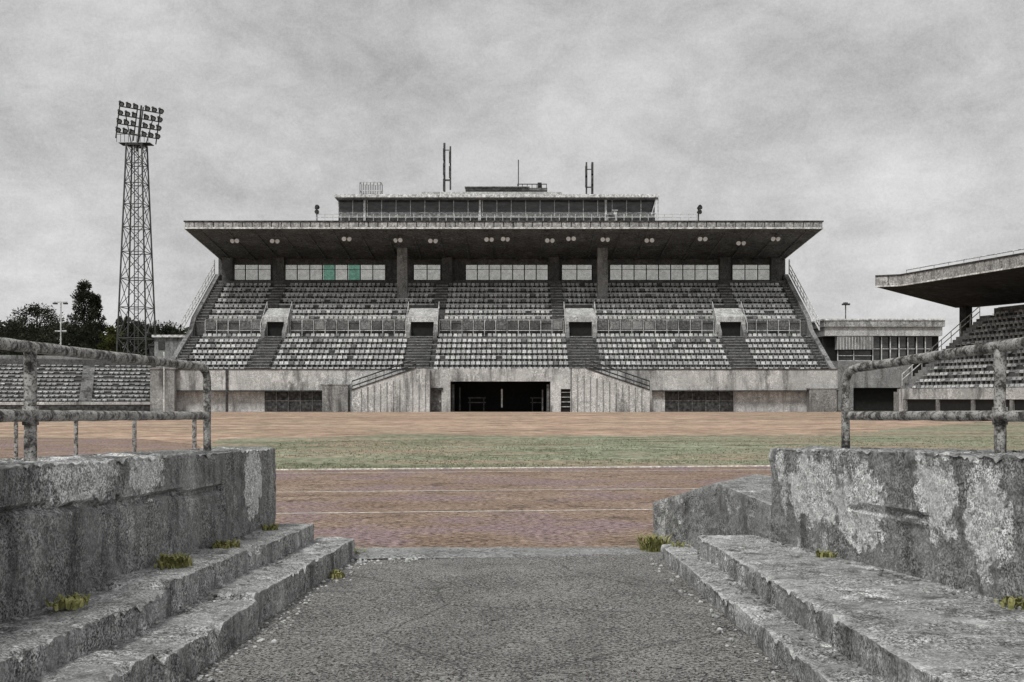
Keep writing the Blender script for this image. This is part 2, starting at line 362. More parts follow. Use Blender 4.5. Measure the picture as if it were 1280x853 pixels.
# low broken wall beyond the right wall
F0=(1.38,10.15,.02);F0t=(1.38,10.15,PZ(628,10.15));P1=(1.80,9.15,PZ(604,9.15));P2=(2.03,8.13,PZ(632,8.13))
def lowwall():
    rows=[]; n=46; mb=MB()
    for i in range(n+1):
        t=i/n
        if t<.5: a=Vector(F0t).lerp(Vector(P1),t/.5)
        else: a=Vector(P1).lerp(Vector(P2),(t-.5)/.5)
        back=Vector((.42+.15*t,.62,.0)); bz=.03 if t<.5 else .03+.18*(t-.5)
        col_=[]
        for j in range(15):          # front face bottom->top
            s=j/14; col_.append(Vector((a.x,a.y,-.05+(a.z+.05)*s)))
        for j in range(1,13):        # top
            s=j/12; col_.append(Vector((a.x+back.x*s,a.y+back.y*s,a.z+bz*s)))
        e=col_[-1]
        for j in range(1,8): col_.append(Vector((e.x,e.y,e.z+(-.05-e.z)*j/7)))
        rows.append([tuple(p+Vector((-1,-.5,.4)).normalized()*.02*(nz(p,4)+.8*nz(p,13)+.6*nz(p,31))) for p in col_])
    m=len(rows[0]); vs=[p for r in rows for p in r]
    fs=[(k*m+i,k*m+i+1,(k+1)*m+i+1,(k+1)*m+i) for k in range(n) for i in range(m-1)]
    fs+=[tuple(range(m)),tuple(n*m+i for i in range(m-1,-1,-1))]
    mb.add(vs,fs); return mb
single('low_wall',lowwall(),M['wall_r'],(1.8,9.3,0),'low broken concrete end wall with a peaked crumbling top beyond the right parapet','wall')
# tarmac
def tz(x,Y):
    Y_=min(Y,9.6); t=(x+1.5)/2.85; zl=.015+SL*(9.6-Y_); zr=.09+SL*(9.2-Y_)
    return max(.012,zl+(zr-zl)*max(0,min(1,t)))
mb=MB(); nx_,ny_=90,220; vs=[]
for j in range(ny_+1):
    Y=.5+9.0*j/ny_
    for i in range(nx_+1):
        x=-1.62+3.1*i/nx_; z=tz(x,Y)+.006*nz((x,Y,0),2.5)+.003*nz((x,Y,0),9)+.002*nz((x,Y,0),30)
        vs.append((x,Y,z))
w=nx_+1
mb.add(vs,[(j*w+i,j*w+i+1,(j+1)*w+i+1,(j+1)*w+i) for j in range(ny_) for i in range(nx_)])
struct('passage_path',mb,M['tarmac'],smooth=True)
mb=MB(); vs=[]
for j in range(25):
    for i in range(121):
        x=-2.6+5.2*i/120; Y=9.42+.7*j/24+.02*nz((x,0,j),3)*(j in(0,24)); z=(.03+.02*min(1,j/3)) if j<24 else .0
        vs.append((x,Y,tz(x,9.5)*.5*(1-j/24)+z*.9+.006*nz((x,Y,2),5)+.004*nz((x,Y,2),17)))
mb.add(vs,[(j*121+i,j*121+i+1,(j+1)*121+i+1,(j+1)*121+i) for j in range(24) for i in range(120)])
struct('concrete_strip',mb,M['strip'])
# ground shoulders behind walls (raised earth so walls do not float)
sheet('ground_shoulder',[(-30,.3),(-2.4,.3),(-2.4,9.6),(-4,10.0),(-30,10.0)],-.02,M['soil'])
sheet('ground_shoulder',[(30,.3),(3.2,.3),(2.3,9.6),(4,10.0),(30,10.0)],-.02,M['soil'])
# debris stones
def stone(p,r):
    mb=MB(); n=7; vs=[]
    for a in range(4):
        ph=-1.2+a*.8
        for i in range(n):
            th=2*math.pi*i/n; q=Vector((math.cos(th)*math.cos(ph),math.sin(th)*math.cos(ph),math.sin(ph)*.6))
            q*=r*(1+.35*noise.noise(q*2+Vector(p)*20)); vs.append((p[0]+q.x,p[1]+q.y,p[2]+q.z+r*.35))
    fs=[(k*n+i,k*n+(i+1)%n,(k+1)*n+(i+1)%n,(k+1)*n+i) for k in range(3) for i in range(n)]+[tuple(range(n-1,-1,-1)),tuple(range(3*n,4*n))]
    mb.add(vs,fs); return mb
mb=MB()
for i in range(700):
    k=random.random(); y=random.uniform(3.2,8.3)
    if k<.3: x=lx(y,-2.07,9.2)+abs(random.gauss(0,.035)); z=.385+SL*(9.2-y)
    elif k<.55: x=lx(y,-1.74,9.2)+abs(random.gauss(0,.04)); z=.21+SL*(9.6-y)
    elif k<.8: x=rwx(y)-.02-abs(random.gauss(0,.05)); z=.385+SL*(8.4-y)
    else: x=1.49+.0154*(y-8.4)-abs(random.gauss(0,.03)); z=.21+SL*(9.1-y)
    s_=stone((x,y,z),random.choice([.005,.007,.009,.014])); mb.add(s_.v,s_.f)
struct('gravel',mb,M['stand_mid'],'stuff')
mb=MB()
for i in range(420):
    side=random.random()
    if side<.5: y=random.uniform(3,9.6); x=lx(y,-1.45,9.6)+abs(random.gauss(0,.09))+.01
    elif side<.7: y=random.uniform(3,9.0); x=1.29+.0154*(y-9)-abs(random.gauss(0,.07))
    else: y=random.gauss(9.45,.12); x=-1.45+abs(random.gauss(0,.4))
    r=random.choice([.006,.008,.01,.012,.018 if side>.3 else .01]); s=stone((x,y,tz(x,y)),r); mb.add(s.v,s.f)
struct('gravel',mb,M['step'],'stuff')
# weeds
def weed(loc,r,n,h,label):
    mb=MB()
    for i in range(n):
        a=random.random()*6.283; d=random.random()**.7*r; x=loc[0]+math.cos(a)*d; y=loc[1]+math.sin(a)*d*1.3; z=loc[2]
        hh=h*random.uniform(.4,1); b=random.random()*6.283; lx_,ly_=math.cos(b)*hh*.6,math.sin(b)*hh*.6; w=random.uniform(.003,.008)
        px_,py_=-math.sin(b)*w,math.cos(b)*w
        mb.add([(x-px_,y-py_,z),(x+px_,y+py_,z),(x+lx_*.5+px_*1.3,y+ly_*.5+py_*1.3,z+hh*.7),(x+lx_*.5-px_*1.3,y+ly_*.5-py_*1.3,z+hh*.7),(x+lx_,y+ly_,z+hh*.85)],[(0,1,2,3),(3,2,4)])
    single('weed_clump',mb,M['weed'],loc,label,'weed',group='weeds in the joints of the concrete')
weed((-2.0,6.15,.38+SL*3.05),.10,170,.10,'small yellow green weed on the left upper step, middle of three along the wall')
weed((-1.98,7.2,.38+SL*2.0),.09,150,.07,'low yellow green weed on the left upper step nearest the field')
weed((-2.02,4.75,.38+SL*4.45),.08,100,.06,'tiny weed tuft on the left upper step closest to the viewer')
weed((1.33,9.75,.05),.13,260,.2,'bushy yellow green weed at the near corner of the low broken wall')
weed((2.08,6.9,.38+SL*1.5),.06,80,.06,'small weed tuft at the foot of the right parapet wall')
weed((-1.5,9.75,.02),.12,120,.07,'flat scraggly weed at the far end of the left lower step')

for q in ((-2.0,8.6,.38+SL*.6,'sparse weed sprig at the far end of the left upper step against the parapet'),(1.45,8.95,.2,'sparse weed sprig between the two right steps at their far end'),(-1.40,8.3,tz(-1.4,8.3),'sparse weed sprig at the asphalt edge below the left lower step'),(2.36,4.9,.38+SL*3.5,'weed sprig at the right parapet foot closest to the viewer')):
    weed(q[:3],.07,60,.07,q[3])
# guardrails
def guardrail(posts, top, low, label, s):
    """posts: list of (x,Y,zbase); top/low(Y)->z"""
    rt=thing('guardrail',(posts[1][0],posts[1][1],posts[1][2]),label,'railing')
    xf=posts[0]
    ys=[xf[1]-.02]+[xf[1]-.15-.25*k for k in range(int((xf[1]-1.0)/.25))]
    xat=lambda Y: posts[0][0]+(posts[1][0]-posts[0][0])*(Y-posts[0][1])/(posts[1][1]-posts[0][1])
    r=.029
    pts=[(xat(xf[1]),xf[1]+.0,xf[2]-.03),(xat(xf[1]),xf[1],top(xf[1])-.12),(xat(xf[1]),xf[1]-.012,top(xf[1])-.07),(xat(xf[1]),xf[1]-.04,top(xf[1])-.035),(xat(xf[1]),xf[1]-.09,top(xf[1])-.012),(xat(xf[1]),xf[1]-.15,top(xf[1])-.004)]
    fine=[]
    for k in range(len(pts)-1):
        for q in range(4): fine.append(Vector(pts[k]).lerp(Vector(pts[k+1]),q/4))
    Y=xf[1]-.15
    while Y>.8:
        fine.append(Vector((xat(Y),Y,top(Y)+.004*nz((0,Y,0),2)))); Y-=.06
    part('top_rail',MB().pipe([tuple(p) for p in fine],r,wob=.004),M['rail'],rt,smooth=True)
    fine=[]; Y=xf[1]
    while Y>.8:
        fine.append((xat(Y),Y,low(Y)+.003*nz((0,Y,5),2))); Y-=.06
    part('lower_rail',MB().pipe(fine,r,wob=.004),M['rail'],rt,smooth=True)
    for (x,Y,z) in posts[1:]:
        part('post',MB().pipe([(x,Y,z-.03+(top(Y)-z+.02)*k/12) for k in range(13)],r*1.02,wob=.004),M['rail'],rt,smooth=True)
        part('weld_collar',MB().pipe([(x,Y,low(Y)-.045),(x,Y,low(Y)+.045)],r*1.3),M['rail'],rt,smooth=True)
def lin(Y,a,za,b,zb): return za+(zb-za)*(Y-a)/(b-a)
guardrail([(PX(259,7.75),7.75,1.10),(PX(38,5.0),5.0,1.19),(PX(38,5)-.05,2.6,1.27)],lambda Y:lin(Y,7.75,1.725,5,1.742),lambda Y:lin(Y,7.75,1.363,5,1.412),'worn grey pipe guardrail on top of the left parapet wall',-1)
guardrail([(PX(1057,7.12),7.12,1.14),(PX(1250,5.34),5.34,1.21),(PX(1250,5.34)+.3,3.2,1.29)],lambda Y:lin(Y,7.12,1.69,5.34,1.762),lambda Y:lin(Y,7.12,1.374,5.34,1.405),'worn grey pipe guardrail on top of the right parapet wall',1)
# low trackside fence seen through the left guardrail
rt=thing('track_fence',(-8,16,0),'thin low metal fence with slim posts beyond the left parapet wall, beside the track','fence')
part('rail',MB().tube((-12,17.5,PZ(521,17)),(-4.9,16.3,PZ(521,16.5)),.02),M['rail'],rt)
for px in (20,95,168,243):
    Y=17.0-(px/250)*.7; x=PX(px,Y); part('post',MB().tube((x,Y,0),(x,Y,PZ(520,Y)),.035,8),M['rail'],rt)

# ------------------------------------------------------------------ MAIN GRANDSTAND
Y0=108.0; XL,XR=-36.3,33.8
gs=thing('grandstand',(-1.2,Y0,0),'large concrete main grandstand with white seats and a cantilever roof, facing the passage','grandstand')
VOM=[(-27.6,-25.65),(-11.4,-8.8),(6.4,9.0),(23.4,25.8)]
UA=[(-28.7,-27.3),(-9.1,-7.7),(4.6,6.0),(24.8,26.2)]
SXL,SXR=-34.7,32.6
# terrace
def low_z(i): return 4.0+.665*i
def up_z(j): return 10.15+.76*j
def terr_profile(xa,xb,lo=True):
    pts=[(Y0+12,0),(Y0+12,3.7),(Y0+.42,3.7),(Y0+.42,4.0)]
    for i in range(7): pts+=[(Y0+.35+1.2*i+ (0 if i else .07),low_z(i)),(Y0+.35+1.2*(i+1),low_z(i))]
    pts+=[(117.9,8.42),(117.9,9.95)]
    for j in range(7): pts+=[(118.0+1.2*j,up_z(j)),(118.0+1.2*(j+1),up_z(j))]
    pts+=[(126.5,15.7),(128.6,15.7),(128.6,0)]
    q=[pts[0]]
    for p in pts[1:]:
        if p!=q[-1]: q.append(p)
    return q
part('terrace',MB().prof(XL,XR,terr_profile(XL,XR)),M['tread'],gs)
# front wall: segments by picture columns
def fx(px): return PX(px,Y0)
ZT=4.38; ZL=PZ(488,Y0)
fw=MB()
GX0,GX1=fx(563),fx(688); GZ=PZ(477,Y0)
D1=(fx(538),fx(552)); D2=(fx(701),fx(713)); DZ=PZ(486.5,Y0)
fw.box(fx(205),fx(437),Y0,Y0+.4,ZL,ZT-.0); fw.box(fx(815),XR,Y0,Y0+.4,ZL,ZT)
fw.box(fx(437),D1[0],Y0,Y0+.4,0,ZT); fw.box(D2[1],fx(815),Y0,Y0+.4,0,ZT)
fw.box(D1[0],D2[1],Y0-.12,Y0+.4,GZ,ZT+.12)
fw.box(D1[0],D1[1],Y0-.12,Y0+.4,DZ,GZ); fw.box(D1[1],GX0,Y0-.12,Y0+.4,0,GZ)
fw.box(GX1,D2[0],Y0-.12,Y0+.4,0,GZ); fw.box(D2[0],D2[1],Y0-.12,Y0+.4,DZ,GZ)
part('front_wall',fw,M['stand'],gs)
for q in ((205,329,.9),(918,1012,.9),(815,832,.5)): part('recessed_wall',MB().box(fx(q[0]),fx(q[1]),Y0+q[2],Y0+1.1,0,ZL),M['hood'],gs)

for q in ((fx(205)-.1,fx(437)),(fx(815),XR+.1)): part('ledge_shadow_line',MB().box(*q,Y0-.15,Y0+.5,ZL-.12,ZL-.003),M['darkgrey'],gs)  # dark strip draws the shadow line below the upper wall
for q in ((SXL-2.2,fx(537)),(fx(714),XR)): part('coping',MB().box(*q,Y0-.08,Y0+.33,ZT,ZT+.1),M['darkgrey'],gs)
for a,b_ in ((329,404),(832,918)):
    part('roller_door',MB().box(fx(a),fx(b_),Y0+.6,Y0+.7,0,ZL-.13),M['darkgrey'],gs)
    s=MB(); n=5
    for i in range(1,n): x=fx(a)+(fx(b_)-fx(a))*i/n; s.box(x-.04,x+.04,Y0+.52,Y0+.6,0,ZL-.13)
    s.box(fx(a),fx(b_),Y0+.53,Y0+.59,1.1,1.18)
    part('door_frame',s,M['grille'],gs)
part('plinth_block',MB().box(fx(404),fx(436),Y0-.6,Y0+.5,0,PZ(482,Y0)).box(fx(402),fx(438),Y0-.65,Y0+.5,PZ(482,Y0)+.002,PZ(481,Y0)+.05),M['stand_mid'],gs)
part('plinth_block',MB().box(fx(1010),fx(1044),Y0-.5,Y0+.5,0,PZ(487,Y0)).box(fx(1008),fx(1046),Y0-.55,Y0+.5,PZ(487,Y0)+.002,PZ(486,Y0)+.05),M['stand_mid'],gs)
for px in (284,212): part('pilaster',MB().box(fx(px)-.12,fx(px)+.12,Y0-.2,Y0-.003,0,ZT),M['darkgrey'],gs)
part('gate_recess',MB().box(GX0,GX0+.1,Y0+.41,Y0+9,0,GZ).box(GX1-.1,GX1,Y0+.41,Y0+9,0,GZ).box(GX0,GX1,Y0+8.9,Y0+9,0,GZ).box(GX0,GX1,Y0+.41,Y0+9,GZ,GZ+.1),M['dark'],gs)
part('gate_leaf',MB().box(GX0+.1,GX0+.35,Y0+.5,Y0+2.4,0,GZ-.3).box(GX0+.8,GX0+.95,Y0+2,Y0+2.1,0,2.6),M['darkgrey'],gs)
part('gate_leaf',MB().box(GX1-.35,GX1-.1,Y0+.5,Y0+2.4,0,GZ-.3).box(GX1-.85,GX1-.72,Y0+1.2,Y0+1.3,0,2.3),M['grille'],gs)
part('gate_post',MB().box(fx(626),fx(628),Y0+3,Y0+3.15,.4,2.4),M['white'],gs)
part('barrier',MB().box(fx(583),fx(606),Y0+4,Y0+4.1,.9,1.0).box(fx(583),fx(606),Y0+4,Y0+4.1,1.4,1.5).box(fx(585),fx(586),Y0+4,Y0+4.1,0,1.5).box(fx(603),fx(604),Y0+4,Y0+4.1,0,1.5),M['grille'],gs)
part('barrier',MB().box(fx(664),fx(680),Y0+4,Y0+4.1,.9,1.0).box(fx(664),fx(680),Y0+4,Y0+4.1,1.4,1.5).box(fx(666),fx(667),Y0+4,Y0+4.1,0,1.5).box(fx(678),fx(679),Y0+4,Y0+4.1,0,1.5),M['grille'],gs)
d=part('door',MB().box(D1[0],D1[1],Y0+.1,Y0+.2,0,DZ),M['grille'],gs)
part('lintel',MB().box(D1[0]-.1,D1[1]+.15,Y0-.3,Y0-.125,DZ-.1,DZ+.12),M['darkgrey'],d)
part('handle',MB().box(D1[1]-.2,D1[1]-.12,Y0+.02,Y0+.097,1.0,1.2),M['white'],d)
d=part('barred_door',MB().box(D2[0],D2[1],Y0+.25,Y0+.35,0,DZ),M['dark'],gs)
for z in (.5,1.0,1.5,2.0): part('bar',MB().box(D2[0],D2[1],Y0+.1,Y0+.16,z,z+.06),M['white'],d)
# front stairs (one each side of the gate)
def stair(xa,xb):   # xa low end, xb high end
    n=24; zt=4.3; mb=MB(); dirn=1 if xb>xa else -1
    for i in range(n):
        x1=xa+(xb-xa)*i/n; x2=xa+(xb-xa)*(i+1)/n; z=2.15+(zt-2.15)*(i+1)/n
        mb.box(min(x1,x2),max(x1,x2),Y0-1.6,Y0-.004,0,z)
    mb.box(min(xb,xb+dirn*1.4),max(xb,xb+dirn*1.4),Y0-1.6,Y0-.13,0,zt)
    fl=part('staircase',mb,M['stand_mid'],gs)
    sw=MB(); 
    sw.add([(xa,Y0-1.75,0),(xb,Y0-1.75,0),(xb,Y0-1.75,zt+.15),(xa,Y0-1.75,2.2),(xa,Y0-1.61,0),(xb,Y0-1.61,0),(xb,Y0-1.61,zt+.15),(xa,Y0-1.61,2.2)],[(0,1,2,3),(7,6,5,4),(0,4,5,1),(1,5,6,2),(2,6,7,3),(3,7,4,0)])
    sw.box(min(xb,xb+dirn*1.4),max(xb,xb+dirn*1.4),Y0-1.75,Y0-1.61,0,zt+.15)
    cp=MB(); cp.hexa([(xa,Y0-1.82,2.203),(xb,Y0-1.82,zt+.153),(xb,Y0-1.5,zt+.153),(xa,Y0-1.5,2.203),(xa,Y0-1.82,2.34),(xb,Y0-1.82,zt+.29),(xb,Y0-1.5,zt+.29),(xa,Y0-1.5,2.34)])
    part('sloping_coping',cp,M['darkgrey'],fl)
    part('side_wall',sw,M['stand'],fl)
    rl=MB()
    for k in (.45,.95): rl.tube((xa,Y0-1.68,2.2+k),(xb,Y0-1.68,zt+.15+k),.07)
    for i in range(9):
        t=i/8; x=xa+(xb-xa)*t; z=2.2+(zt-2.05)*t; rl.tube((x,Y0-1.68,z),(x,Y0-1.68,z+.95),.03)
    rl.tube((xb,Y0-1.68,zt+1.1),(xb+dirn*1.4,Y0-1.68,zt+1.1),.045)
    part('handrail',rl,M['darkgrey'],fl)
stair(fx(440)*.985,fx(520)*.985); stair(fx(812)*.985,fx(732)*.985)
# vertical ribs on the stair flank walls
for px in list(range(452,534,8))+list(range(722,806,8)):
    part('flank_rib',MB().box(fx(px)*.985-.05,fx(px)*.985+.05,Y0-1.79,Y0-1.752,0,2.2+max(0,(1-abs((px-530 if px<600 else px-722))/88.))*1.7),M['stand_mid'],gs)
# seats
def seat_mb(mb,x,y,z,hb=.66,w=.44):
    h=w/2; x+=random.uniform(-.03,.03); y+=random.uniform(-.02,.02); z+=random.uniform(-.015,.015); t=random.uniform(-.02,.03)
    mb.box(x-h,x+h,y,y+.40,z+.30,z+.35)
    mb.hexa([(x-h,y+.38,z+.32),(x+h,y+.38,z+.32),(x+h,y+.44,z+.32),(x-h,y+.44,z+.32),(x-h*.85,y+.46+t,z+hb),(x+h*.85,y+.46+t,z+hb),(x+h*.85,y+.51+t,z+hb),(x-h*.85,y+.51+t,z+hb)])
    mb.box(x-.05,x+.05,y+.15,y+.3,z+.002,z+.30)
def inside(x,segs,pad=.0): return any(a-pad<x<b+pad for a,b in segs)
def fill_seats(rows, parent, n_ind=100, hb=.66):
    allseats=[p for r in rows for p in r]; near=allseats[:n_ind]; rest=allseats[n_ind:]
    for (x,y,z) in near:
        mb=MB(parent_fn[0]); seat_mb(mb,x,y,z,hb); part('seat',mb,random.choice(SEATM),parent)
    mb=MB(parent_fn[0]); idx=[]; uniq=[SEATM[0],SEATM[1],SEATM[3],SEATM[7],SEATM[11]]
    for (x,y,z) in rest:
        n0=len(mb.f); seat_mb(mb,x,y,z,hb); m_=random.choice(SEATM); idx+=[uniq.index(m_)]*(len(mb.f)-n0)
    o=part('seats',mb,None,parent,kind='stuff')
    for u_ in uniq: o.data.materials.append(u_)
    o.data.polygons.foreach_set('material_index',idx)
parent_fn=[None]
rows=[]
for i in range(7):
    r=[]; x=SXL+.3+ (0.35*0)
    while x<SXR:
        if not inside(x,VOM,.3) and random.random()>.02: r.append((x,Y0+.35+1.2*i+.45,low_z(i)))
        x+=.55
    rows.append(r)
for j in range(7):
    r=[]; x=SXL+.3
    while x<SXR:
        skip=inside(x,UA,.25) or (j<3 and inside(x,VOM,.5))
        if not skip and random.random()>.03: r.append((x,118.0+1.2*j+.45,up_z(j)))
        x+=.55
    rows.append(r)
# nearest row fills up first
fill_seats(rows,gs)
# white front edges of the benches (pale nosings)
mb=MB()
for i in range(1,7):
    edges=[SXL]+[v for a,b in VOM for v in (a,b)]+[SXR]
    for k in range(0,len(edges),2): mb.box(edges[k],edges[k+1],Y0+.42+1.2*i-.05,Y0+.42+1.2*i-.003,low_z(i)-.12,low_z(i)+.03)
for j in range(1,7):
    edges=[SXL]+[v for a,b in UA for v in (a,b)]+[SXR]
    for k in range(0,len(edges),2): mb.box(edges[k],edges[k+1],118+1.2*j-.05,118+1.2*j-.003,up_z(j)-.14,up_z(j)+.03)
part('step_nosing',mb,M['stand'],gs)
# aisle steps: riser shade put into dark bases below paler treads
for a,b in VOM:
    mb=MB(); t_=MB()
    for i in range(14):
        y=Y0+.35+.6*i-.3; z=low_z(0)+.3325*i-.16
        mb.box(a,b,y+.06,y+.9,z-.25,z+.09); t_.box(a,b,y,y+.63,z+.093,z+.165)
    ast=part('aisle_stairs',mb,M['tread'],gs); part('stair_treads',t_,M['stand_mid'],ast)
for k,(a,b) in enumerate(UA):
    mb=MB(); t_=MB()
    j0=0 if not (inside((a+b)/2,VOM,.6)) else 3
    for i in range(2*j0,14):
        y=118.0+.6*i-.3; z=up_z(0)+.38*i-.19; mb.box(a,b,y+.06,y+.9,z-.25,z+.1); t_.box(a,b,y,y+.63,z+.103,z+.19)
    ast=part('aisle_stairs',mb,M['tread'],gs); part('stair_treads',t_,M['stand_mid'],ast)
# side stairs flights at both ends, riser shade coloured in likewise
for xa,xb in ((XL+.5,SXL-.1),(SXR+.1,XR-.5)):
    mb=MB(); t_=MB()
    for i in range(14):
        mb.box(xa,xb,Y0+.45+.6*i-.3,Y0+.35+.6*i+.6,3.7,low_z(0)+.3325*i-.08); t_.box(xa,xb,Y0+.39+.6*i-.3,Y0+.35+.6*i+.4,low_z(0)+.3325*i-.077,low_z(0)+.3325*i)
    for i in range(14):
        mb.box(xa,xb,118.06+.6*i-.3,118.0+.6*i+.6,8.5,up_z(0)+.38*i-.08); t_.box(xa,xb,118.0+.6*i-.3,118.0+.6*i+.35,up_z(0)+.38*i-.077,up_z(0)+.38*i)
    ast=part('end_stairs',mb,M['tread'],gs); part('stair_treads',t_,M['stand_mid'],ast)
# stringers and sloping railings outside
for x0,x1,lab in ((XL-.05,XL+.45,'l'),(XR-.45,XR+.05,'r')):
    pr=[(Y0+.2,0),(Y0+.2,4.4),(Y0+1.5,4.9),(116.8,9.1),(118,10.6),(127.5,16.6),(128.7,16.6),(128.7,0)]
    part('stringer',MB().prof(x0,x1,pr),M['stand_mid'],gs)
    xx=XL-.2 if lab=='l' else XR+.2
    mb=MB()
    for dz in (.05,.6,1.15): mb.tube((xx,115,8.9+dz),(xx,127.5,16.7+dz),.055 if dz!=.05 else .09)
    for i in range(11):
        t=i/10; mb.tube((xx,115+12.5*t,8.9+7.8*t),(xx,115+12.5*t,8.9+7.8*t+1.2),.04)
    mb.tube((xx,127.5,16.6),(xx,127.5,18.4),.09)
    part('side_railing',mb,M['white'],gs)
# vomitories
for a,b in VOM:
    v=MB(); zb,zo,zh=8.43,PZ(402.5,117),PZ(388.5,117)
    Yf,Yb=116.95,120.9
    v.box(a-.45,a-.003,Yf,Yb,zb,zo-.003); v.box(b+.003,b+.45,Yf,Yb,zb,zo-.003)
    v.hexa([(a-.45,Yf,zo),(b+.45,Yf,zo),(b+.45,Yb,zo),(a-.45,Yb,zo),(a-.45,Yf,zo+.55),(b+.45,Yf,zo+.55),(b+.3,Yf+2.2,zh+.45),(a-.3,Yf+2.2,zh+.45)])
    h=part('entrance_hood',v,M['hood'],gs)
    part('opening_shade_panel',MB().box(a,b,Yf+.5,Yf+.6,zb,zo-.004),M['dark'],h)  # dark panel standing in for the shaded passage
    for s,x in ((-1,a-.2),(1,b+.2)):
        w_=MB(); w_.hexa([(x-.2,115.9,zb-.3),(x+.2,115.9,zb-.3),(x+.2,Yf-.003,zb-.3),(x-.2,Yf-.003,zb-.3),(x-.2,115.9,zb+.35),(x+.2,115.9,zb+.35),(x+.2,Yf-.003,zb+1.3),(x-.2,Yf-.003,zb+1.3)])
        part('wing_wall',w_,M['stand_mid'],h)
    for x in (a-.45,b+.45):
        r_=MB(); r_.tube((x,116,zb+1.3),(x,Yf+2.2,zh+1.2),.035); r_.tube((x,116,zb+.3),(x,116,zb+1.3),.035); r_.tube((x,Yf+2.2,zh+.4),(x,Yf+2.2,zh+1.2),.035)
        part('handrail',r_,M['white'],h)
# balustrade between tiers
edges=[SXL]+[v for a,b in VOM for v in (a-.6,b+.6)]+[SXR]
for k in range(0,len(edges),2):
    xa,xb=edges[k],edges[k+1]; n=max(2,round((xb-xa)/1.3))
    f=MB(); f.box(xa,xb,117.6,117.68,9.03,9.12); f.box(xa,xb,117.6,117.68,10.22,10.3)
    for i in range(n+1):
        x=xa+(xb-xa)*i/n; f.box(x-.04,x+.04,117.59,117.67,8.43,10.218)
    ba=part('balustrade',f,M['stand'],gs)
    for i in range(n):
        if random.random()<.3: continue
        x=xa+(xb-xa)*i/n; p=MB().box(x+.12,xb if False else x+(xb-xa)/n-.12,117.62,117.64,9.2,10.12)
        part('panel',p,M[random.choice(['stand_mid','grille','tread','grille'])],ba)
# back wall with windows
YB=128.6
def bx(px): return PX(px,YB)
WZ0,WZ1=PZ(350,YB),PZ(331,YB)
wins=[(291,339),(356,482),(517,551),(582,685),(702,740),(762,899),(915,963)]
mb=MB(); mb.box(XL,XR,YB,YB+.4,15.6,WZ0); mb.box(XL,XR,YB,YB+.4,WZ1,19.2)
e=[XL]+[v for a,b in wins for v in (bx(a),bx(b))]+[XR]
for k in range(0,len(e),2): mb.box(e[k],e[k+1],YB,YB+.4,WZ0,WZ1)
part('rear_wall',mb,M['tread'],gs)
greens=[407,439]
for a,b in wins:
    n=max(2,round((b-a)/15.6)); fr=MB()
    for i in range(n+1):
        x=bx(a)+(bx(b)-bx(a))*i/n; fr.box(x-.07,x+.07,YB-.06,YB-.005,WZ0,WZ1)
    fr.box(bx(a),bx(b),YB-.06,YB-.005,WZ0+1.25,WZ0+1.3)
    wf=part('window',fr,M['darkgrey'],gs)
    for i in range(n):
        xa=bx(a)+(bx(b)-bx(a))*i/n; xb=bx(a)+(bx(b)-bx(a))*(i+1)/n
        pc=HX+((xa+xb)/2)*F/YB; gr=any(abs(pc-q)<8 for q in greens)
        part('pane',MB().box(xa+.08,xb-.08,YB+.1,YB+.13,WZ0,WZ1),M['panegreen' if gr else 'pane'],wf,label='green tinted pane' if gr else None)
# columns
for px in (503,753):
    x=PX(px,123.6); part('column',MB().box(x-.6,x+.6,123.2,124.2,12.5,19.25),M['stand_mid'],gs)
for px in (285,349,559,692,906,970):
    x=PX(px,127.8); part('pier',MB().box(x-.65,x+.65,127.4,128.5,15.3,18.7),M['tread'],gs)
# roof
YF=115.0; RXL,RXR=-36.2,34.35
zt,zb=PZ(276.5,YF),PZ(286,YF)
rf=MB(); rf.add([(RXL,YF+.1,zb),(RXR,YF+.1,zb),(33.6,YB+.5,18.55),(-36.0,YB+.5,18.55),(RXL,YF+.1,zt),(RXR,YF+.1,zt),(33.6,YB+1,20.6),(-36.0,YB+1,20.6)],[(0,3,2,1),(4,5,6,7),(0,1,5,4),(1,2,6,5),(2,3,7,6),(3,0,4,7)])
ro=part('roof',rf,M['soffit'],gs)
mb=MB(); n=66
for i in range(n):
    xa=RXL+(RXR-RXL)*i/n; xb=RXL+(RXR-RXL)*(i+1)/n
    mb.box(xa+.05,xb-.05,YF-.06,YF+.095,zb+.16,zt-.14)
part('fascia_panels',mb,M['fascia'],ro)
part('fascia_edge',MB().box(RXL-.05,RXR+.05,YF-.1,YF+.09,zb-.02,zb+.13),M['edge'],ro)
part('fascia_cap',MB().box(RXL-.08,RXR+.08,YF-.14,YF+.5,zt-.11,zt+.03),M['darkgrey'],ro)
for x0,x1 in ((RXL-.06,RXL-.005),(RXR+.005,RXR+.06)):
    xe=-36.05 if x0<0 else 33.6
    mb=MB(); mb.hexa([(x0,YF,zb-.02),(x1,YF,zb-.02),(xe+.05,YB,18.5),(xe,YB,18.5),(x0,YF,zb+.2),(x1,YF,zb+.2),(xe+.05,YB,18.75),(xe,YB,18.75)])
    part('verge_trim',mb,M['edge'],ro)
mb=MB()
for i in range(24):
    x=RXL+1.5+(RXR-RXL-3)*i/23
    mb.hexa([(x-.12,YF+.6,zb-.12),(x+.12,YF+.6,zb-.12),(x+.12,YB-.1,18.4),(x-.12,YB-.1,18.4),(x-.12,YF+.6,zb+.01),(x+.12,YF+.6,zb+.01),(x+.12,YB-.1,18.62),(x-.12,YB-.1,18.62)])
part('roof_ribs',mb,M['soffit'],ro)
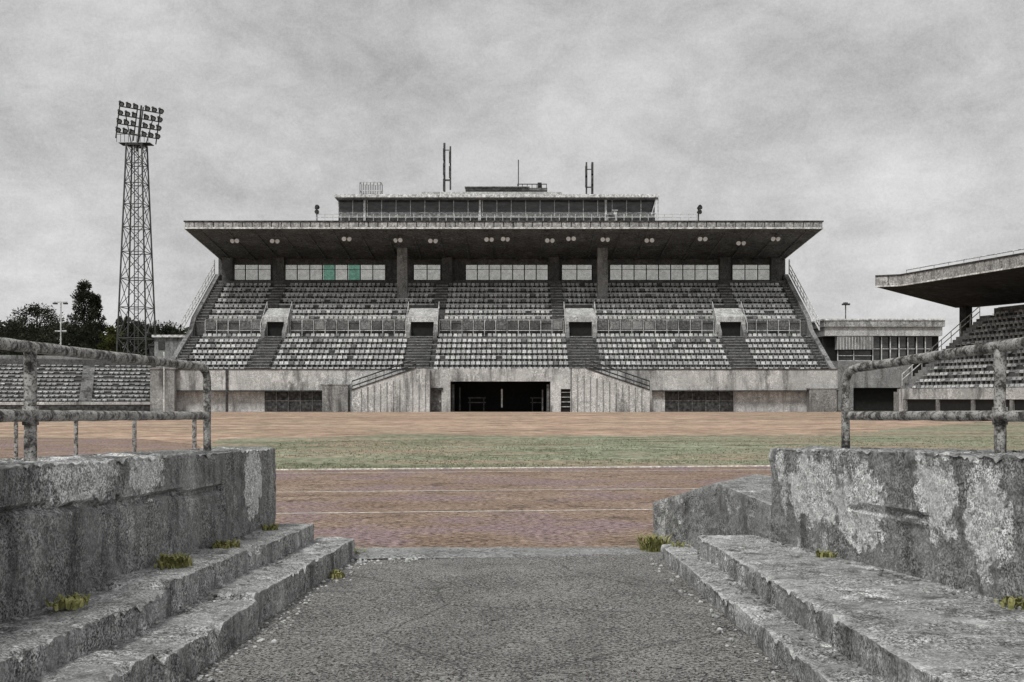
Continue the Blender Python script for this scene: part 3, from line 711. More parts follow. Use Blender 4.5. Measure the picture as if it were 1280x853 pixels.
# roof railing
rr=thing('roof_railing',(-.7,117,zt),'long white wire railing along the front of the main grandstand roof','railing')
rx0,rx1=PX(396,117),PX(871,117)
mb=MB()
for dz in (.35,.75,1.12): mb.tube((rx0,117,zt+dz),(rx1,117,zt+dz),.03)
part('rails',mb,M['white'],rr)
for i in range(48):
    x=rx0+(rx1-rx0)*i/47; part('post',MB().tube((x,117,zt),(x,117,zt+1.12),.035,5),M['white'],rr)

# ordinal words
ORD=['first','second','third','fourth','fifth','sixth','seventh','eighth','ninth','tenth','eleventh','twelfth','thirteenth','fourteenth','fifteenth']
# spotlights under the roof: prototype + copies
def zsof(Y): return zb+(18.55-zb)*(Y-YF)/(YB-YF)
lx0,ly0=0,117.4
def make_lamp():
    r=thing('floodlight',(0,ly0,zsof(ly0)),'x','floodlight','twin floodlights hanging under the main roof')
    z=zsof(ly0)
    part('bracket',MB().box(-.3,.3,ly0-.03,ly0+.03,z-.32,z-.27).box(-.02,.02,ly0-.02,ly0+.02,z-.3,z),M['darkgrey'],r)
    for s in (-1,1):
        mb=MB(); mb.tube((s*.26,ly0+.1,z-.5),(s*.30,ly0-.16,z-.62),.17,10,r1=.26); mb.tube((s*.26,ly0+.1,z-.5),(s*.24,ly0+.24,z-.44),.14,10,r1=.06)
        part('lamp_head',mb,M['lamp'],r)
    return r
proto=make_lamp(); kids=list(proto.children)
for k,px in enumerate((294,343,433,498,541,611,631,687,714,756,812,878,926,969)):
    if k==0: o=proto
    else:
        o=proto.copy(); col.objects.link(o)
        for c in kids: q=c.copy(); col.objects.link(q); q.parent=o
    Yk=ly0+random.uniform(-.5,.5)+(1.0 if k in (1,12) else 0)
    o.location=(PX(px,Yk),Yk,zsof(Yk)); o.rotation_euler=(0,0,random.uniform(-.5,.5))
    o['label']='twin white floodlight under the main grandstand roof, %s from the left'%ORD[k] if k<13 else 'twin white floodlight under the main grandstand roof nearest its right end'

# ------------------------------------------------------------------ press box on the roof
YP=121.0
def qx(px): return PX(px,YP)
pb=thing('press_box',(-1.8,YP,zt-.15),'long glazed press box standing on the main grandstand roof','press box')
zw0,zw1=PZ(271,YP),PZ(250.5,YP)
part('wall',MB().box(qx(423),qx(819),YP,YP+6,zt-.3,zw0).box(qx(423),qx(819),YP+.4,YP+6,zw0,zw1),M['darkgrey'],pb)
part('canopy',MB().prof(qx(421),qx(821),[(YP-1.2,zw1+.02),(YP+6.5,zw1+.02),(YP+6.5,zw1+.75),(YP-1.2,zw1+.33)]),M['fascia'],pb)
part('canopy_edge',MB().box(qx(420),qx(822),YP-1.28,YP-1.203,zw1+.1,zw1+.45),M['edge'],pb)
part('roof_step',MB().box(qx(526),qx(703),YP+.5,YP+6,zw1+.5,PZ(240,YP+.5)),M['hood'],pb)
n=22
for i in range(n):
    xa=qx(423)+(qx(819)-qx(423))*i/n; xb=qx(423)+(qx(819)-qx(423))*(i+1)/n
    w_=part('window',MB().box(xa-.03,xa+.05,YP-.06,YP+.05,zw0,zw1).box(xa+.052,xb-.032,YP-.05,YP+.05,zw0,zw0+.1).box(xa+.052,xb-.032,YP-.04,YP+.03,zw0+.45,zw0+.5),M['white'],pb)
    part('pane',MB().box(xa+.06,xb-.04,YP+.08,YP+.12,zw0+.003,zw1-.003),M['glass'],w_)
for px in (456,600,757):
    part('post',MB().box(qx(px)-.12,qx(px)+.12,YP-.3,YP-.1,zt,zw1),M['white'],pb)
part('end_brace',MB().tube((qx(819),YP-1,zw1),(qx(813),YP-1,zw0),.07).tube((qx(812),YP-1,zw0+.2),(qx(819),YP-1,zw0+.2),.05).tube((qx(821),YP-1,zt),(qx(821),YP-1,zw1),.07),M['white'],pb)
# roof equipment
zr=zw1+.6
e1=thing('roof_cage',(qx(463),YP+2,zr),'small white slatted cage on the left end of the press box roof','cage')
mb=MB(); Xa,Xb=PX(450,YP+2),PX(476,YP+2); z0_,z1_=zr-.1,PZ(228,YP+2)
for i in range(7):
    x=Xa+(Xb-Xa)*i/6
    for y in (YP+2,YP+3.5): mb.tube((x,y,z0_),(x,y,z1_),.04,5)
part('bars',mb,M['darkgrey'],e1)
mb=MB()
for z in (z0_+.3,(z0_+z1_)/2,z1_):
    for y in (YP+2,YP+3.5): mb.box(Xa,Xb,y-.04,y+.04,z-.04,z+.04)
    for x in (Xa,Xb): mb.box(x-.04,x+.04,YP+2.05,YP+3.45,z-.04,z+.04)
part('frame',mb,M['white'],e1)
def antenna(px,pyt,pyb,two,label):
    Y=YP+3; x=PX(px,Y); zb_,zt_=zr-.2,PZ(pyt,Y)
    a=thing('antenna_mast',(x,Y,zb_),label,'antenna')
    part('pole',MB().tube((x,Y,zb_),(x,Y,zt_),.13 if two else .06,8),M['steel'],a)
    if two:
        x2=PX(two,Y); h=zt_-zb_
        part('side_pole',MB().tube((x2,Y,zb_+(h*.2 if px<600 else 0)),(x2,Y,zt_-.4*(px<600)),.10,8).box(min(x,x2),max(x,x2),Y-.04,Y+.04,zb_+h*.35,zb_+h*.38).box(min(x,x2),max(x,x2),Y-.04,Y+.04,zt_-.9,zt_-.8),M['steel'],a)
        for q,(xx,f) in enumerate(((x,.55),(x2,.5),(x,.28),(x2,.75),(x,.8))):
            part('antenna_panel',MB().box(xx-.16,xx+.1,Y-.25,Y-.1,zb_+h*f-.7,zb_+h*f+.7),M['darkgrey'],a)
    return a
antenna(555.5,179,240,563,'tall dark twin antenna mast standing on the press box roof, left of its middle')
antenna(740.5,203,243,733,'shorter dark twin antenna mast on the right part of the press box roof')
antenna(648,200,238,None,'single thin whip antenna on the middle of the press box roof')
e2=thing('roof_duct',(PX(620,YP+3),YP+3,PZ(240,YP+3)),'low dark duct along the middle of the press box roof','duct')
part('duct',MB().box(PX(582,YP+3),PX(660,YP+3),YP+2.5,YP+3.5,PZ(239.5,YP+3),PZ(235.5,YP+3)),M['darkgrey'],e2)
part('duct_cover',MB().box(PX(581,YP+3),PX(662,YP+3),YP+2.4,YP+3.6,PZ(235.4,YP+3),PZ(234.4,YP+3)),M['stand_mid'],e2)
e3=thing('roof_platform',(PX(665,YP+3),YP+3.9,PZ(240,YP+3)),'small railed platform with a box on the press box roof, behind the duct','platform')
part('deck',MB().box(PX(647,YP+4.5),PX(684,YP+4.5),YP+4,YP+5,PZ(239,YP+4.5),PZ(236,YP+4.5)),M['grille'],e3)
mb=MB()
for i in range(7):
    x=PX(647+i*6,YP+4.5); mb.tube((x,YP+4,PZ(237,YP+4.5)),(x,YP+4,PZ(231,YP+4.5)),.04,5)
mb.box(PX(647,YP+4.5),PX(683,YP+4.5),YP+3.95,YP+4.05,PZ(232,YP+4.5),PZ(231,YP+4.5))
part('rail',mb,M['darkgrey'],e3)
part('box',MB().box(PX(672,YP+4.5),PX(677,YP+4.5),YP+4.2,YP+4.8,PZ(236,YP+4.5),PZ(229,YP+4.5)),M['darkgrey'],e3)
# roof loudspeaker posts
for px,lab in ((396,'dark loudspeaker post at the left end of the main roof railing'),(873,'dark loudspeaker post at the right end of the main roof railing')):
    Y=117.3; x=PX(px,Y); a=thing('loudspeaker_post',(x,Y,zt),lab,'loudspeaker')
    part('pole',MB().tube((x,Y,zt),(x,Y,PZ(259,Y)),.08,8),M['steel'],a)
    part('horn',MB().tube((x-.1,Y-.1,PZ(261,Y)),(x+.15,Y-.5,PZ(260,Y)),.12,8,r1=.3),M['darkgrey'],a)
    part('horn',MB().tube((x-.1,Y-.1,PZ(266,Y)),(x+.1,Y-.5,PZ(266,Y)),.12,8,r1=.28),M['darkgrey'],a)
a=thing('satellite_dish',(PX(762,118.5),118.5,zt),'small dark satellite dish standing on the roof before the right part of the press box','dish')
X_=PX(762,118.5)
part('dish',MB().tube((X_,118.5,zt+.85),(X_+.1,118.1,zt+1.0),.15,14,r1=.55),M['darkgrey'],a)
part('stand',MB().tube((X_,118.6,zt),(X_,118.6,zt+.9),.06,8).box(X_-.4,X_+.4,118.2,119,zt-.02,zt+.08),M['steel'],a)
a=single('roof_cabinet',MB().box(PX(767,118.6),PX(771,118.6),118.4,119,zt-.02,PZ(264,118.6)).box(PX(765,118.6),PX(772,118.6),118.3,119.1,PZ(264,118.6),PZ(263,118.6)),M['white'],(PX(769,118.6),118.6,zt),'small white cabinet on the roof next to the satellite dish','cabinet')

# ------------------------------------------------------------------ floodlight tower
YT=150.; TX=PX(171,YT)
ft=thing('floodlight_tower',(TX,YT,0),'tall steel lattice floodlight tower left of the main grandstand','floodlight tower')
HT=PZ(181,YT)
def hw(z): return (2.35 if z<0 else 2.35-(2.35-1.1)*z/HT)
lt=MB(); br=MB(); zz=[0]; 
while zz[-1]<HT-2.2: zz.append(zz[-1]+(2.2*hw(zz[-1])))
zz.append(HT)
for sx in (-1,1):
    for sy in (-1,1): lt.tube((TX+sx*hw(0),YT+sy*hw(0),0),(TX+sx*hw(HT),YT+sy*hw(HT),HT),.13,6)
cs=[(-1,-1),(1,-1),(1,1),(-1,1)]
for k in range(len(zz)-1):
    a,b=zz[k],zz[k+1]; ha,hb=hw(a),hw(b)
    for q in range(4):
        c,d=cs[q],cs[(q+1)%4]
        br.tube((TX+c[0]*ha,YT+c[1]*ha,a),(TX+d[0]*hb,YT+d[1]*hb,b),.055,5); br.tube((TX+d[0]*ha,YT+d[1]*ha,a),(TX+c[0]*hb,YT+c[1]*hb,b),.055,5)
        br.tube((TX+c[0]*hb,YT+c[1]*hb,b),(TX+d[0]*hb,YT+d[1]*hb,b),.065,5)
part('leg_frame',lt,M['steel'],ft); part('bracing',br,M['steel'],ft)
mb=MB()
for dx in (-.28,.28): mb.tube((TX+dx,YT-.2,0),(TX+dx,YT-.2,HT),.07,5)
z=0
while z<HT: mb.box(TX-.28,TX+.28,YT-.23,YT-.17,z,z+.05); z+=.4
part('ladder',mb,M['steel'],ft)
u=Vector((.77,.64,0)); nn=Vector((.64,-.77,0)); lean=Vector((.0,.0,1))*.93+nn*.36
C0=Vector((TX+.15,YT,PZ(166,YT)))
part('platform',MB().box(TX-2.3,TX+2.2,YT-.9,YT+.9,HT+.02,HT+.1),M['steel'],ft)
mb=MB()
for i in range(9):
    x=TX-2.3+4.5*i/8; mb.tube((x,YT-1.6,HT),(x,YT-1.6,HT+1.1),.04,4)
mb.tube((TX-2.3,YT-1.6,HT+1.1),(TX+2.2,YT-1.6,HT+1.1),.05,5)
part('platform_rail',mb,M['steel'],ft)
mb=MB()
for r_ in range(4):
    c=C0+lean*(r_*1.22); mb.tube(tuple(c-u*3.1-Vector((0,0,.42))),tuple(c+u*3.1-Vector((0,0,.42))),.09,5)
for s in (-2.9,-.4,.4,2.9):
    mb.tube(tuple(C0+u*s-lean*1.2-nn*.3),tuple(C0+u*s+lean*3.8-nn*.3),.09,5)
mb.tube((TX,YT,HT-1),tuple(C0+lean*3.9),.14,6)
for s in (-1,1): mb.tube((TX+s*1.0,YT+.8,HT),tuple(C0+u*s*2+lean*2.5-nn*.3),.08,5)
part('head_frame',mb,M['steel'],ft)
for r_ in range(4):
    for s in (-2.85,-1.85,-.85,.85,1.85,2.85):
        c=C0+lean*(r_*1.22)+u*s; d=(nn*.8-Vector((0,0,.6))).normalized()
        l=part('lamp',MB().tube(tuple(c-d*.3),tuple(c+d*.25),.22,10,r1=.4).tube(tuple(c-d*.6),tuple(c-d*.3),.2,8),M['lampdark'],ft)
        part('lens',MB().tube(tuple(c+d*.25),tuple(c+d*.28),.24,10),M['lampglass'],l)
# small cabinets by the tower foot
single('equipment_hut',MB().box(PX(190,140),PX(207,140),139,143,0,PZ(433,140)).box(PX(189,140),PX(209,140),138.8,143.2,PZ(433,140)+.003,PZ(431,140)),M['darkgrey'],(PX(198,140),141,0),'small dark flat roofed hut at the foot of the floodlight tower','hut')
rt=thing('side_building',(PX(215,131),132,0),'low pale building behind the left end of the main grandstand','building')
part('wall',MB().box(PX(193,131),PX(238,131),131,138,0,PZ(422,131)),M['stand_mid'],rt)
part('roof',MB().box(PX(191,131),PX(239,131),130.6,138.5,PZ(422,131)+.003,PZ(419,131)),M['edge'],rt)
part('window',MB().box(PX(198,131),PX(206,131),130.9,130.99,PZ(437,131),PZ(427,131)),M['glass'],rt)

# ------------------------------------------------------------------ left terrace stand
parent_fn=[None]
def lfn(u_,v,z):     # u along from right (0) to left, v back
    a=Vector((-37.2,109.0,0)); d=Vector((-.875,-.31,0)); d.normalize(); nrm=Vector((-.334,.942,0)); nrm.normalize()
    p=a+d*u_+nrm*v; return (p.x,p.y,z)
ls=thing('terrace_stand',lfn(15,0,0),'open low seating terrace curving away left of the main grandstand','grandstand')
LN=10; ld,lr=.9,.42
pts=[(0,0),(0,1.0)]
for i in range(LN): pts+=[(.3+ld*i,1.0+lr*i),(.3+ld*(i+1),1.0+lr*i)]
pts+=[(.3+ld*LN,1.0+lr*LN+.5),(.6+ld*LN,1.0+lr*LN+.5),(.6+ld*LN,0)]
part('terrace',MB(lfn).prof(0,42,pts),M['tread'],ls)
part('front_wall',MB(lfn).box(0,42,-.25,-.01,0,.75),M['darkgrey'],ls)
part('front_coping',MB(lfn).box(0,42,-.3,.2,.752,1.05),M['stand'],ls)
part('rear_parapet',MB(lfn).box(0,42,.62+ld*LN,.9+ld*LN,0,1.0+lr*LN+.9),M['stand_mid'],ls)
mb=MB(lfn)
for i in range(1,LN): mb.box(0,42,.3+ld*i-.05,.3+ld*i-.003,1.0+lr*i-.14,1.0+lr*i+.02)
part('step_nosing',mb,M['stand_mid'],ls)
parent_fn=[lfn]; rows=[]
for i in range(LN):
    r=[]; x=.5+random.random()*.5
    while x<41.5:
        if not any(abs(x-q)<.7 for q in (7,19,31)) and random.random()>.1: r.append((x,.3+ld*i+.35,1.0+lr*i-.12))
        x+=.55
    rows.append(r)
fill_seats(rows,ls,hb=.42)
for q in (7,19,31):
    mb=MB(lfn)
    for i in range(2*LN): mb.box(q-.6,q+.6,.3+ld*.5*i-.2,.3+ld*.5*(i+1),.9+lr*.5*i-.3,1.0+lr*.5*i+.01)
    part('aisle_stairs',mb,M['stand_mid'],ls)
part('stair_flank',MB(lfn).hexa([(33.5,-1.6,0),(41,-1.6,0),(41,-.3,0),(33.5,-.3,0),(33.5,-1.6,.9),(41,-1.6,3.3),(41,-.3,3.3),(33.5,-.3,.9)]),M['stand'],ls)
parent_fn=[None]
# end wall joining main stand
single('link_wall',MB().box(PX(207,112),PX(236,112),107.2,107.9,0,PZ(462,108)).box(PX(205,112),PX(238,112),107.1,107.98,PZ(462,108)+.002,PZ(460,108)),M['stand_mid'],(PX(220,108),107.5,0),'pale concrete wall joining the left terrace to the main grandstand','wall')
# thin white pole in front
def pole(px,Y,pyt,pyb,label,cross=(),r=.07,mat='white'):
    x=PX(px,Y); zb_=max(0,PZ(pyb,Y)) if pyb else 0; a=thing('light_pole',(x,Y,zb_),label,'pole')
    part('shaft',MB().tube((x,Y,zb_),(x,Y,PZ(pyt,Y)),r,8),M[mat],a)
    for k,(py,w) in enumerate(cross):
        c=part('crossarm',MB().box(x-w,x+w,Y-.06,Y+.06,PZ(py,Y)-.08,PZ(py,Y)+.08),M[mat],a)
        for s in (-1,1): part('lamp',MB().box(x+s*w*.8-.25,x+s*w*.8+.25,Y-.4,Y+.1,PZ(py,Y)-.3,PZ(py,Y)-.085),M['darkgrey'],c)
    return a
pole(205,95,440,None,'thin white pole standing in front of the left end of the main grandstand',(),.06)
pole(76,145,377,None,'pale lamp pole with crossarms between the round pine and the tall tree',((378,.9),(414,.8)),.1)
pole(1057,140,378,None,'thin lamp pole rising behind the right gallery building',((379,.3),),.08,'grille')

# ------------------------------------------------------------------ right stand
P1v=Vector((34.8,92.8,0)); du=Vector((.287,-.958,0)); dv=Vector((.958,.287,0))
def rfn(u_,v,z):
    p=P1v+du*u_+dv*v; return (p.x,p.y,z)
rs=thing('grandstand',rfn(15,0,0),'second grandstand at the right edge with a dark cantilever roof','grandstand')
RN=13; rd,rrz=.75,.565
pts=[(0,0),(0,2.0)]
for i in range(RN): pts+=[(.2+rd*i,2.0+rrz*i),(.2+rd*(i+1),2.0+rrz*i)]
pts+=[(.2+rd*RN,9.7),(.6+rd*RN,9.7),(.6+rd*RN,0)]
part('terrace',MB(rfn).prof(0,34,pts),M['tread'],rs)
part('front_wall',MB(rfn).box(0,34,-.3,-.005,1.35,2.25).box(0,.5,-.3,-.005,0,1.35),M['stand'],rs)
for k in range(8):
    part('front_pier',MB(rfn).box(4.2*k+.55,4.2*k+.9,-.25,-.006,0,1.348),M['stand_mid'],rs)
    part('opening_shade_panel',MB(rfn).box(4.2*k+.95,4.2*k+4.7,-.12,-.007,0,1.345),M['dark'],rs)  # dark panels standing in for shade under the stand
mb=MB(rfn)
for i in range(1,RN): mb.box(0,34,.2+rd*i-.05,.2+rd*i-.003,2.0+rrz*i-.16,2.0+rrz*i+.02)
part('step_nosing',mb,M['stand_mid'],rs)
parent_fn=[rfn]; rows=[]
for i in range(RN):
    r=[]; x=.6
    while x<33.5:
        if not any(abs(x-q)<.6 for q in (11,22)) and random.random()>.1: r.append((x,.2+rd*i+.2,2.0+rrz*i))
        x+=.55
    rows.append(r)
fill_seats(rows,rs,hb=.55)
parent_fn=[None]
mb=MB(rfn)
for i in range(26): mb.box(-1.3,-.05,.2+rd*.5*i-.1,.2+rd*.5*(i+1)+.1,0,2.0+rrz*.5*i)
part('end_stairs',mb,M['stand_mid'],rs)
mb=MB()
for dz in (.5,1.0): mb.tube(rfn(-1.3,1,2.6+dz),rfn(-1.3,9.5,9.0+dz),.045)
for i in range(9): t=i/8; mb.tube(rfn(-1.3,1+8.5*t,2.4+6.4*t),rfn(-1.3,1+8.5*t,3.6+6.4*t),.035)
part('side_railing',mb,M['white'],rs)
# roof
zB,zTt=11.44,12.45
fr=[(32.7,93.6),(34.7,92.7),(38.9,78.8),(44.2,61)]
bk=[(41.9,98.2),(43.5,97.5),(52.5,80),(58,63)]
zbk=[9.95,9.95,9.95,9.95]
vs=[]; 
for (x,y) in fr: vs.append((x,y,zB))
for (x,y) in bk: vs.append((x,y,zbk[0]))
for (x,y) in fr: vs.append((x,y,zTt))
for (x,y) in bk: vs.append((x,y,11.6))
fs=[(0,1,5,4),(1,2,6,5),(2,3,7,6),(8,12,13,9),(9,13,14,10),(10,14,15,11),(0,8,9,1),(1,9,10,2),(2,10,11,3),(4,5,13,12),(5,6,14,13),(6,7,15,14),(0,4,12,8),(3,11,15,7)]
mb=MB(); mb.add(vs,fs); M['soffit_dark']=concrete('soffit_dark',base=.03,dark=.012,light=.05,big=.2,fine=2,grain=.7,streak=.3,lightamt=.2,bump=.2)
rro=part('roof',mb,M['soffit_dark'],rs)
def fascia(a,b,n,z0,z1,off,th,gap=.06):
    mb=MB(); A=Vector((*a,0)); B=Vector((*b,0)); d=(B-A); L=d.length; d.normalize(); nr=Vector((d.y,-d.x,0))
    if nr.x>0: nr=-nr
    for i in range(n):
        p=A+d*(L*i/n+gap/2); q=A+d*(L*(i+1)/n-gap/2)
        o1=nr*off; o2=nr*(off+th)
        mb.hexa([(*(p+o2).xy,z0),(*(q+o2).xy,z0),(*(q+o1).xy,z0),(*(p+o1).xy,z0),(*(p+o2).xy,z1),(*(q+o2).xy,z1),(*(q+o1).xy,z1),(*(p+o1).xy,z1)])
    return mb
for a,b,n in ((fr[0],fr[1],2),(fr[1],fr[2],14),(fr[2],fr[3],18)):
    part('fascia_panels',fascia(a,b,n,zB+.12,zTt-.12,.01,.1),M['fascia'],rro)
    part('fascia_edge',fascia(a,b,1,zB-.03,zB+.1,.01,.14,0),M['edge'],rro)
    part('fascia_cap',fascia(a,b,1,zTt-.1,zTt+.03,.01,.16,0),M['darkgrey'],rro)
mb=MB()
for a,b in ((fr[1],fr[2]),(fr[2],fr[3])):
    mb.tube((a[0]+.5,a[1]+.1,zTt+.42),(b[0]+.5,b[1]+.1,zTt+.42),.05)
    for i in range(9):
        t=i/8; x=a[0]+(b[0]-a[0])*t+.5; y=a[1]+(b[1]-a[1])*t+.1; mb.tube((x,y,zTt-.3),(x,y,zTt+.42),.03,4)
part('roof_railing',mb,M['white'],rro)
for u_ in (-2.5,7,17,27):
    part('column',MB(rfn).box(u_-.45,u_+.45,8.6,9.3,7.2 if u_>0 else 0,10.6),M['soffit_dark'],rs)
part('rear_wall',MB(rfn).box(0,34,10.4,10.6,9.3,9.8),M['stand'],rs)

# ------------------------------------------------------------------ gallery building between the stands
YG=118.
def gx(px): return PX(px,YG)
gb=thing('gallery_building',(gx(1100),YG,0),'flat roofed concrete gallery building between the two grandstands','building')
part('upper_wall',MB().box(gx(1031),gx(1178),YG,YG+8,PZ(420,YG),PZ(409,YG)),M['hood'],gb)
part('roof_band',MB().box(gx(1029),gx(1180),YG-.3,YG+8.3,PZ(408.8,YG),PZ(401,YG)),M['fascia'],gb)
part('roof_edge',MB().box(gx(1028),gx(1181),YG-.4,YG+8.4,PZ(401,YG)+.003,PZ(399,YG)),M['edge'],gb)
part('ribbed_panel',MB().box(gx(1047),gx(1092),YG+.1,YG+1,PZ(437,YG),PZ(420.2,YG)),M['stand'],gb)
mb=MB()
for i in range(12): x=gx(1049)+i*(gx(1090)-gx(1049))/11; mb.box(x-.06,x+.06,YG,YG+.098,PZ(437,YG),PZ(420.2,YG))
part('ribs',mb,M['stand_mid'],gb)
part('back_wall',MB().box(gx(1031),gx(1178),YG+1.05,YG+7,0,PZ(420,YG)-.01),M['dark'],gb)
for k,(a,b,c,d) in enumerate([(1049,1068,438,451),(1069,1091,438,451)]+[(1093+i*11,1102+i*11,421,451) for i in range(7)]):
    w_=part('window',MB().box(gx(a)-.05,gx(a)+.05,YG+.5,YG+.6,PZ(d,YG),PZ(c,YG)).box(gx(a),gx(b),YG+.5,YG+.6,PZ(d,YG)-.05,PZ(d,YG)+.05).box(gx(a),gx(b),YG+.5,YG+.6,PZ((c+d)/2,YG)-.03,PZ((c+d)/2,YG)+.03),M['white'],gb)
    part('pane',MB().box(gx(a),gx(b),YG+.7,YG+.74,PZ(d,YG),PZ(c,YG)),M['glass'],w_)
part('lower_wall',MB().box(gx(1031),gx(1140),YG-.2,YG+.45,PZ(485,YG),PZ(451.5,YG)),M['stand_mid'],gb)
part('lower_pier',MB().box(gx(1047),gx(1066),YG-.2,YG+.45,0,PZ(485.1,YG)),M['stand_mid'],gb)
part('lower_pier',MB().box(gx(1127),gx(1131),YG-.2,YG+.45,0,PZ(485.1,YG)),M['stand'],gb)

# ------------------------------------------------------------------ trees
def tree(px,Y,pyt,w,kind,label,mat='leaf',zbase=0,seed=0):
    rnd=random.Random(seed+int(px)); x=PX(px,Y); H=PZ(pyt,Y)
    t=thing('pine_tree' if kind=='pine' else 'tree',(x,Y,zbase),label,'tree','trees beyond the left terrace')
    tr=MB(); tr.tube((x,Y,0),(x+.1,Y,H*.55),.32,8,r1=.18); tr.tube((x+.1,Y,H*.55),(x,Y,H*.95),.18,6,r1=.04)
    cl=[]
    hwid=w/2
    nb=125 if kind=='cone' else (85 if kind=='pine' else 60)
    for i in range(nb):
        f=rnd.random()
        if kind=='cone':   zz_=H*(.28+.72*f); rad=hwid*(1-f)**.65*rnd.random()**.5*1.1+.1
        elif kind=='pine': zz_=H*(.5+.48*f); rad=hwid*math.sqrt(max(.05,1-((f-.35)/.68)**2))*rnd.random()**.5
        else:              zz_=H*(.25+.73*f); rad=hwid*math.sqrt(max(.03,1-((f-.3)/.72)**2))*rnd.random()**.5
        a=rnd.random()*6.283; c=Vector((x+math.cos(a)*rad,Y+math.sin(a)*rad,zz_)); cl.append(c)
        if rnd.random()<.5: tr.tube((x,Y,zz_*.86),tuple(c),.06,4,r1=.02)
    part('trunk',tr,M['bark'],t)
    cr=MB()
    for c in cl:
        s=rnd.uniform(.5,1.0)*hwid*.24+.26
        up=.5 if kind=='cone' else .1
        for q in range(85):
            v=Vector((rnd.gauss(0,1),rnd.gauss(0,1),rnd.gauss(0,.75))); v.normalize(); v*=s*rnd.random()**.45
            p=c+v; d=(v.normalized()+Vector((0,0,up))+Vector((rnd.gauss(0,.4),rnd.gauss(0,.4),rnd.gauss(0,.4)))).normalized()
            L=rnd.uniform(.16,.42); e_=d.orthogonal().normalized(); e_=(Matrix.Rotation(rnd.random()*6.28,3,d)@e_)*L*.33
            cr.add([tuple(p-e_),tuple(p+e_),tuple(p+d*L)],[(0,1,2)])
    part('crown',cr,M[mat],t)
TR=[(46,165,383,9.0,'pine','round topped dark pine behind the left terrace, left of the lamp pole','leaf'),
(105,170,356,6.2,'cone','tallest pointed tree behind the left terrace','leaf'),
(8,170,400,7,'low','low dark tree at the left edge of the photo','leaf'),
(27,178,398,6,'low','dark bushy tree left of the round topped pine','leaf'),
(68,182,403,6,'low','small tree just right of the round topped pine, behind the lamp pole','leaf'),
(88,185,401,6,'low','dark bushy tree at the left foot of the tallest tree','leaf'),
(119,176,371,4.2,'cone','slim pointed tree growing against the right side of the tallest tree','leaf'),
(124,182,404,6.5,'low','broad dark tree at the right foot of the tallest tree','leaf'),
(141,160,410,4.5,'low','olive green bushy tree left of the floodlight tower','leaf2'),
(152,186,401,6,'low','dark tree directly behind the left leg of the floodlight tower','leaf'),
(172,188,403,7,'low','dark tree in the middle behind the floodlight tower','leaf'),
(192,184,402,5.5,'low','dark tree just right of the floodlight tower','leaf'),
(211,187,404,5.5,'low','dark tree beside the left side railing of the main grandstand','leaf'),
(222,200,412,5.5,'low','farthest small tree mostly hidden by the left end of the main grandstand','leaf')]
for a in TR: tree(*a)
# far hedge mass behind trees
mb=MB()
for i in range(14000):
    x=random.uniform(-145,-64); y=random.uniform(205,215); z=random.uniform(0,15.5+3*noise.noise(Vector((x*.15,0,0)))+1.5*noise.noise(Vector((x*.6,0,4))))
    d=Vector((random.gauss(0,1),random.gauss(0,1),random.gauss(0,1))).normalized(); L=random.uniform(.5,1.3); e_=d.orthogonal()*L*.5
    mb.add([(x-e_.x,y-e_.y,z-e_.z),(x+e_.x,y+e_.y,z+e_.z),(x+d.x*L,y+d.y*L,z+d.z*L)],[(0,1,2)])
struct('distant_woods',mb,M['leaf'],'stuff')

# ------------------------------------------------------------------ world, sun, camera
w=bpy.data.worlds.new('World'); scene.world=w; w.use_nodes=True; nt=w.node_tree
bg=nt.nodes['Background']
sky=N(nt,'ShaderNodeTexSky',sky_type='NISHITA'); sky.sun_disc=False; sky.sun_elevation=R(52); sky.sun_rotation=R(150)
bw=N(nt,'ShaderNodeRGBToBW'); nt.links.new(sky.outputs[0],bw.inputs[0])
tc=N(nt,'ShaderNodeTexCoord'); sp=N(nt,'ShaderNodeSeparateXYZ'); nt.links.new(tc.outputs['Generated'],sp.inputs[0])
den=math_n(nt,'ADD',math_n(nt,'MAXIMUM',sp.outputs[2],0.0),.16)
cx=math_n(nt,'DIVIDE',sp.outputs[0],den); cy=math_n(nt,'DIVIDE',sp.outputs[1],den)
cb=N(nt,'ShaderNodeCombineXYZ'); nt.links.new(cx,cb.inputs[0]); nt.links.new(cy,cb.inputs[1])
def wnoise(s,d,r,lo,hi,dist=0,vec=None):
    n=N(nt,'ShaderNodeTexNoise'); n.inputs['Scale'].default_value=s; n.inputs['Detail'].default_value=d; n.inputs['Roughness'].default_value=r; n.inputs['Distortion'].default_value=dist
    nt.links.new(vec or cb.outputs[0],n.inputs['Vector']); q=N(nt,'ShaderNodeMapRange'); q.inputs['From Min'].default_value=lo; q.inputs['From Max'].default_value=hi
    nt.links.new(n.outputs['Fac'],q.inputs['Value']); return q.outputs[0]
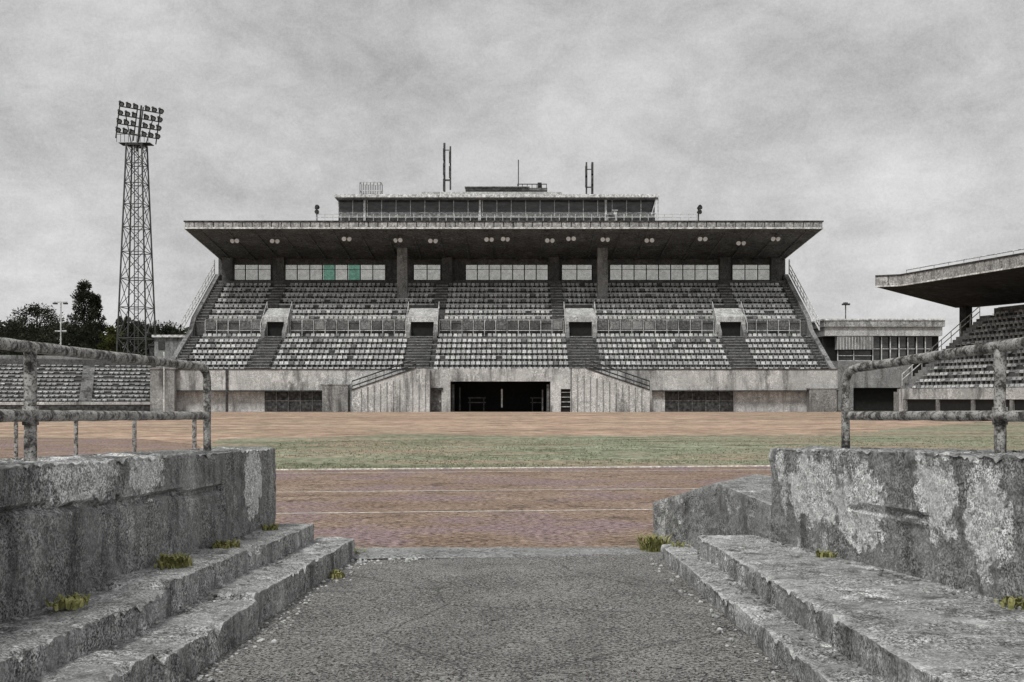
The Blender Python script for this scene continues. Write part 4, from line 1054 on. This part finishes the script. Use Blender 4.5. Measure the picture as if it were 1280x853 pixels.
mp=N(nt,'ShaderNodeMapping'); mp.inputs['Scale'].default_value=(1,1,1.5); nt.links.new(tc.outputs['Generated'],mp.inputs['Vector'])
big=math_n(nt,'ADD',math_n(nt,'MULTIPLY',wnoise(1.3,8,.6,.36,.66,.4),.45),math_n(nt,'MULTIPLY',wnoise(4.2,9,.62,.36,.64,.25,mp.outputs[0]),.6))
fin=wnoise(16,6,.7,.32,.68,.5,mp.outputs[0])
gr=wnoise(420,2,.9,.3,.7,0,tc.outputs['Generated'])
v=math_n(nt,'ADD',math_n(nt,'ADD',math_n(nt,'MULTIPLY',big,.22),math_n(nt,'MULTIPLY',fin,.10)),math_n(nt,'MULTIPLY',gr,.06))
hz=N(nt,'ShaderNodeMapRange'); hz.inputs['From Min'].default_value=.0; hz.inputs['From Max'].default_value=.30; hz.inputs['To Min'].default_value=.09; hz.inputs['To Max'].default_value=0
nt.links.new(sp.outputs[2],hz.inputs['Value'])
v=math_n(nt,'ADD',math_n(nt,'ADD',v,hz.outputs[0]),.225)
# overcast: cloud tone modulating the desaturated Nishita sky
v=math_n(nt,'ADD',math_n(nt,'MULTIPLY',v,9.4),math_n(nt,'MULTIPLY',bw.outputs[0],.05))
cc=N(nt,'ShaderNodeCombineColor'); 
for i in range(3): nt.links.new(v,cc.inputs[i])
nt.links.new(cc.outputs[0],bg.inputs[0]); bg.inputs['Strength'].default_value=.1
sl=bpy.data.lights.new('sun','SUN'); sl.energy=1.5; sl.angle=R(14); sl.color=(1,.98,.94)
so=bpy.data.objects.new('sun',sl); col.objects.link(so); so.rotation_euler=(R(38),0,R(-25))
cam=bpy.data.cameras.new('camera'); cam.lens=36*F/1280; cam.sensor_width=36; cam.shift_y=(HY-426.5)/1280; cam.clip_end=4000; cam.clip_start=.05
co=bpy.data.objects.new('camera',cam); col.objects.link(co); co.location=(0,0,EYE); co.rotation_euler=(R(90),0,0); scene.camera=co
scene.view_settings.view_transform='Standard'; scene.view_settings.look='None'; scene.view_settings.exposure=0.38; scene.view_settings.gamma=1
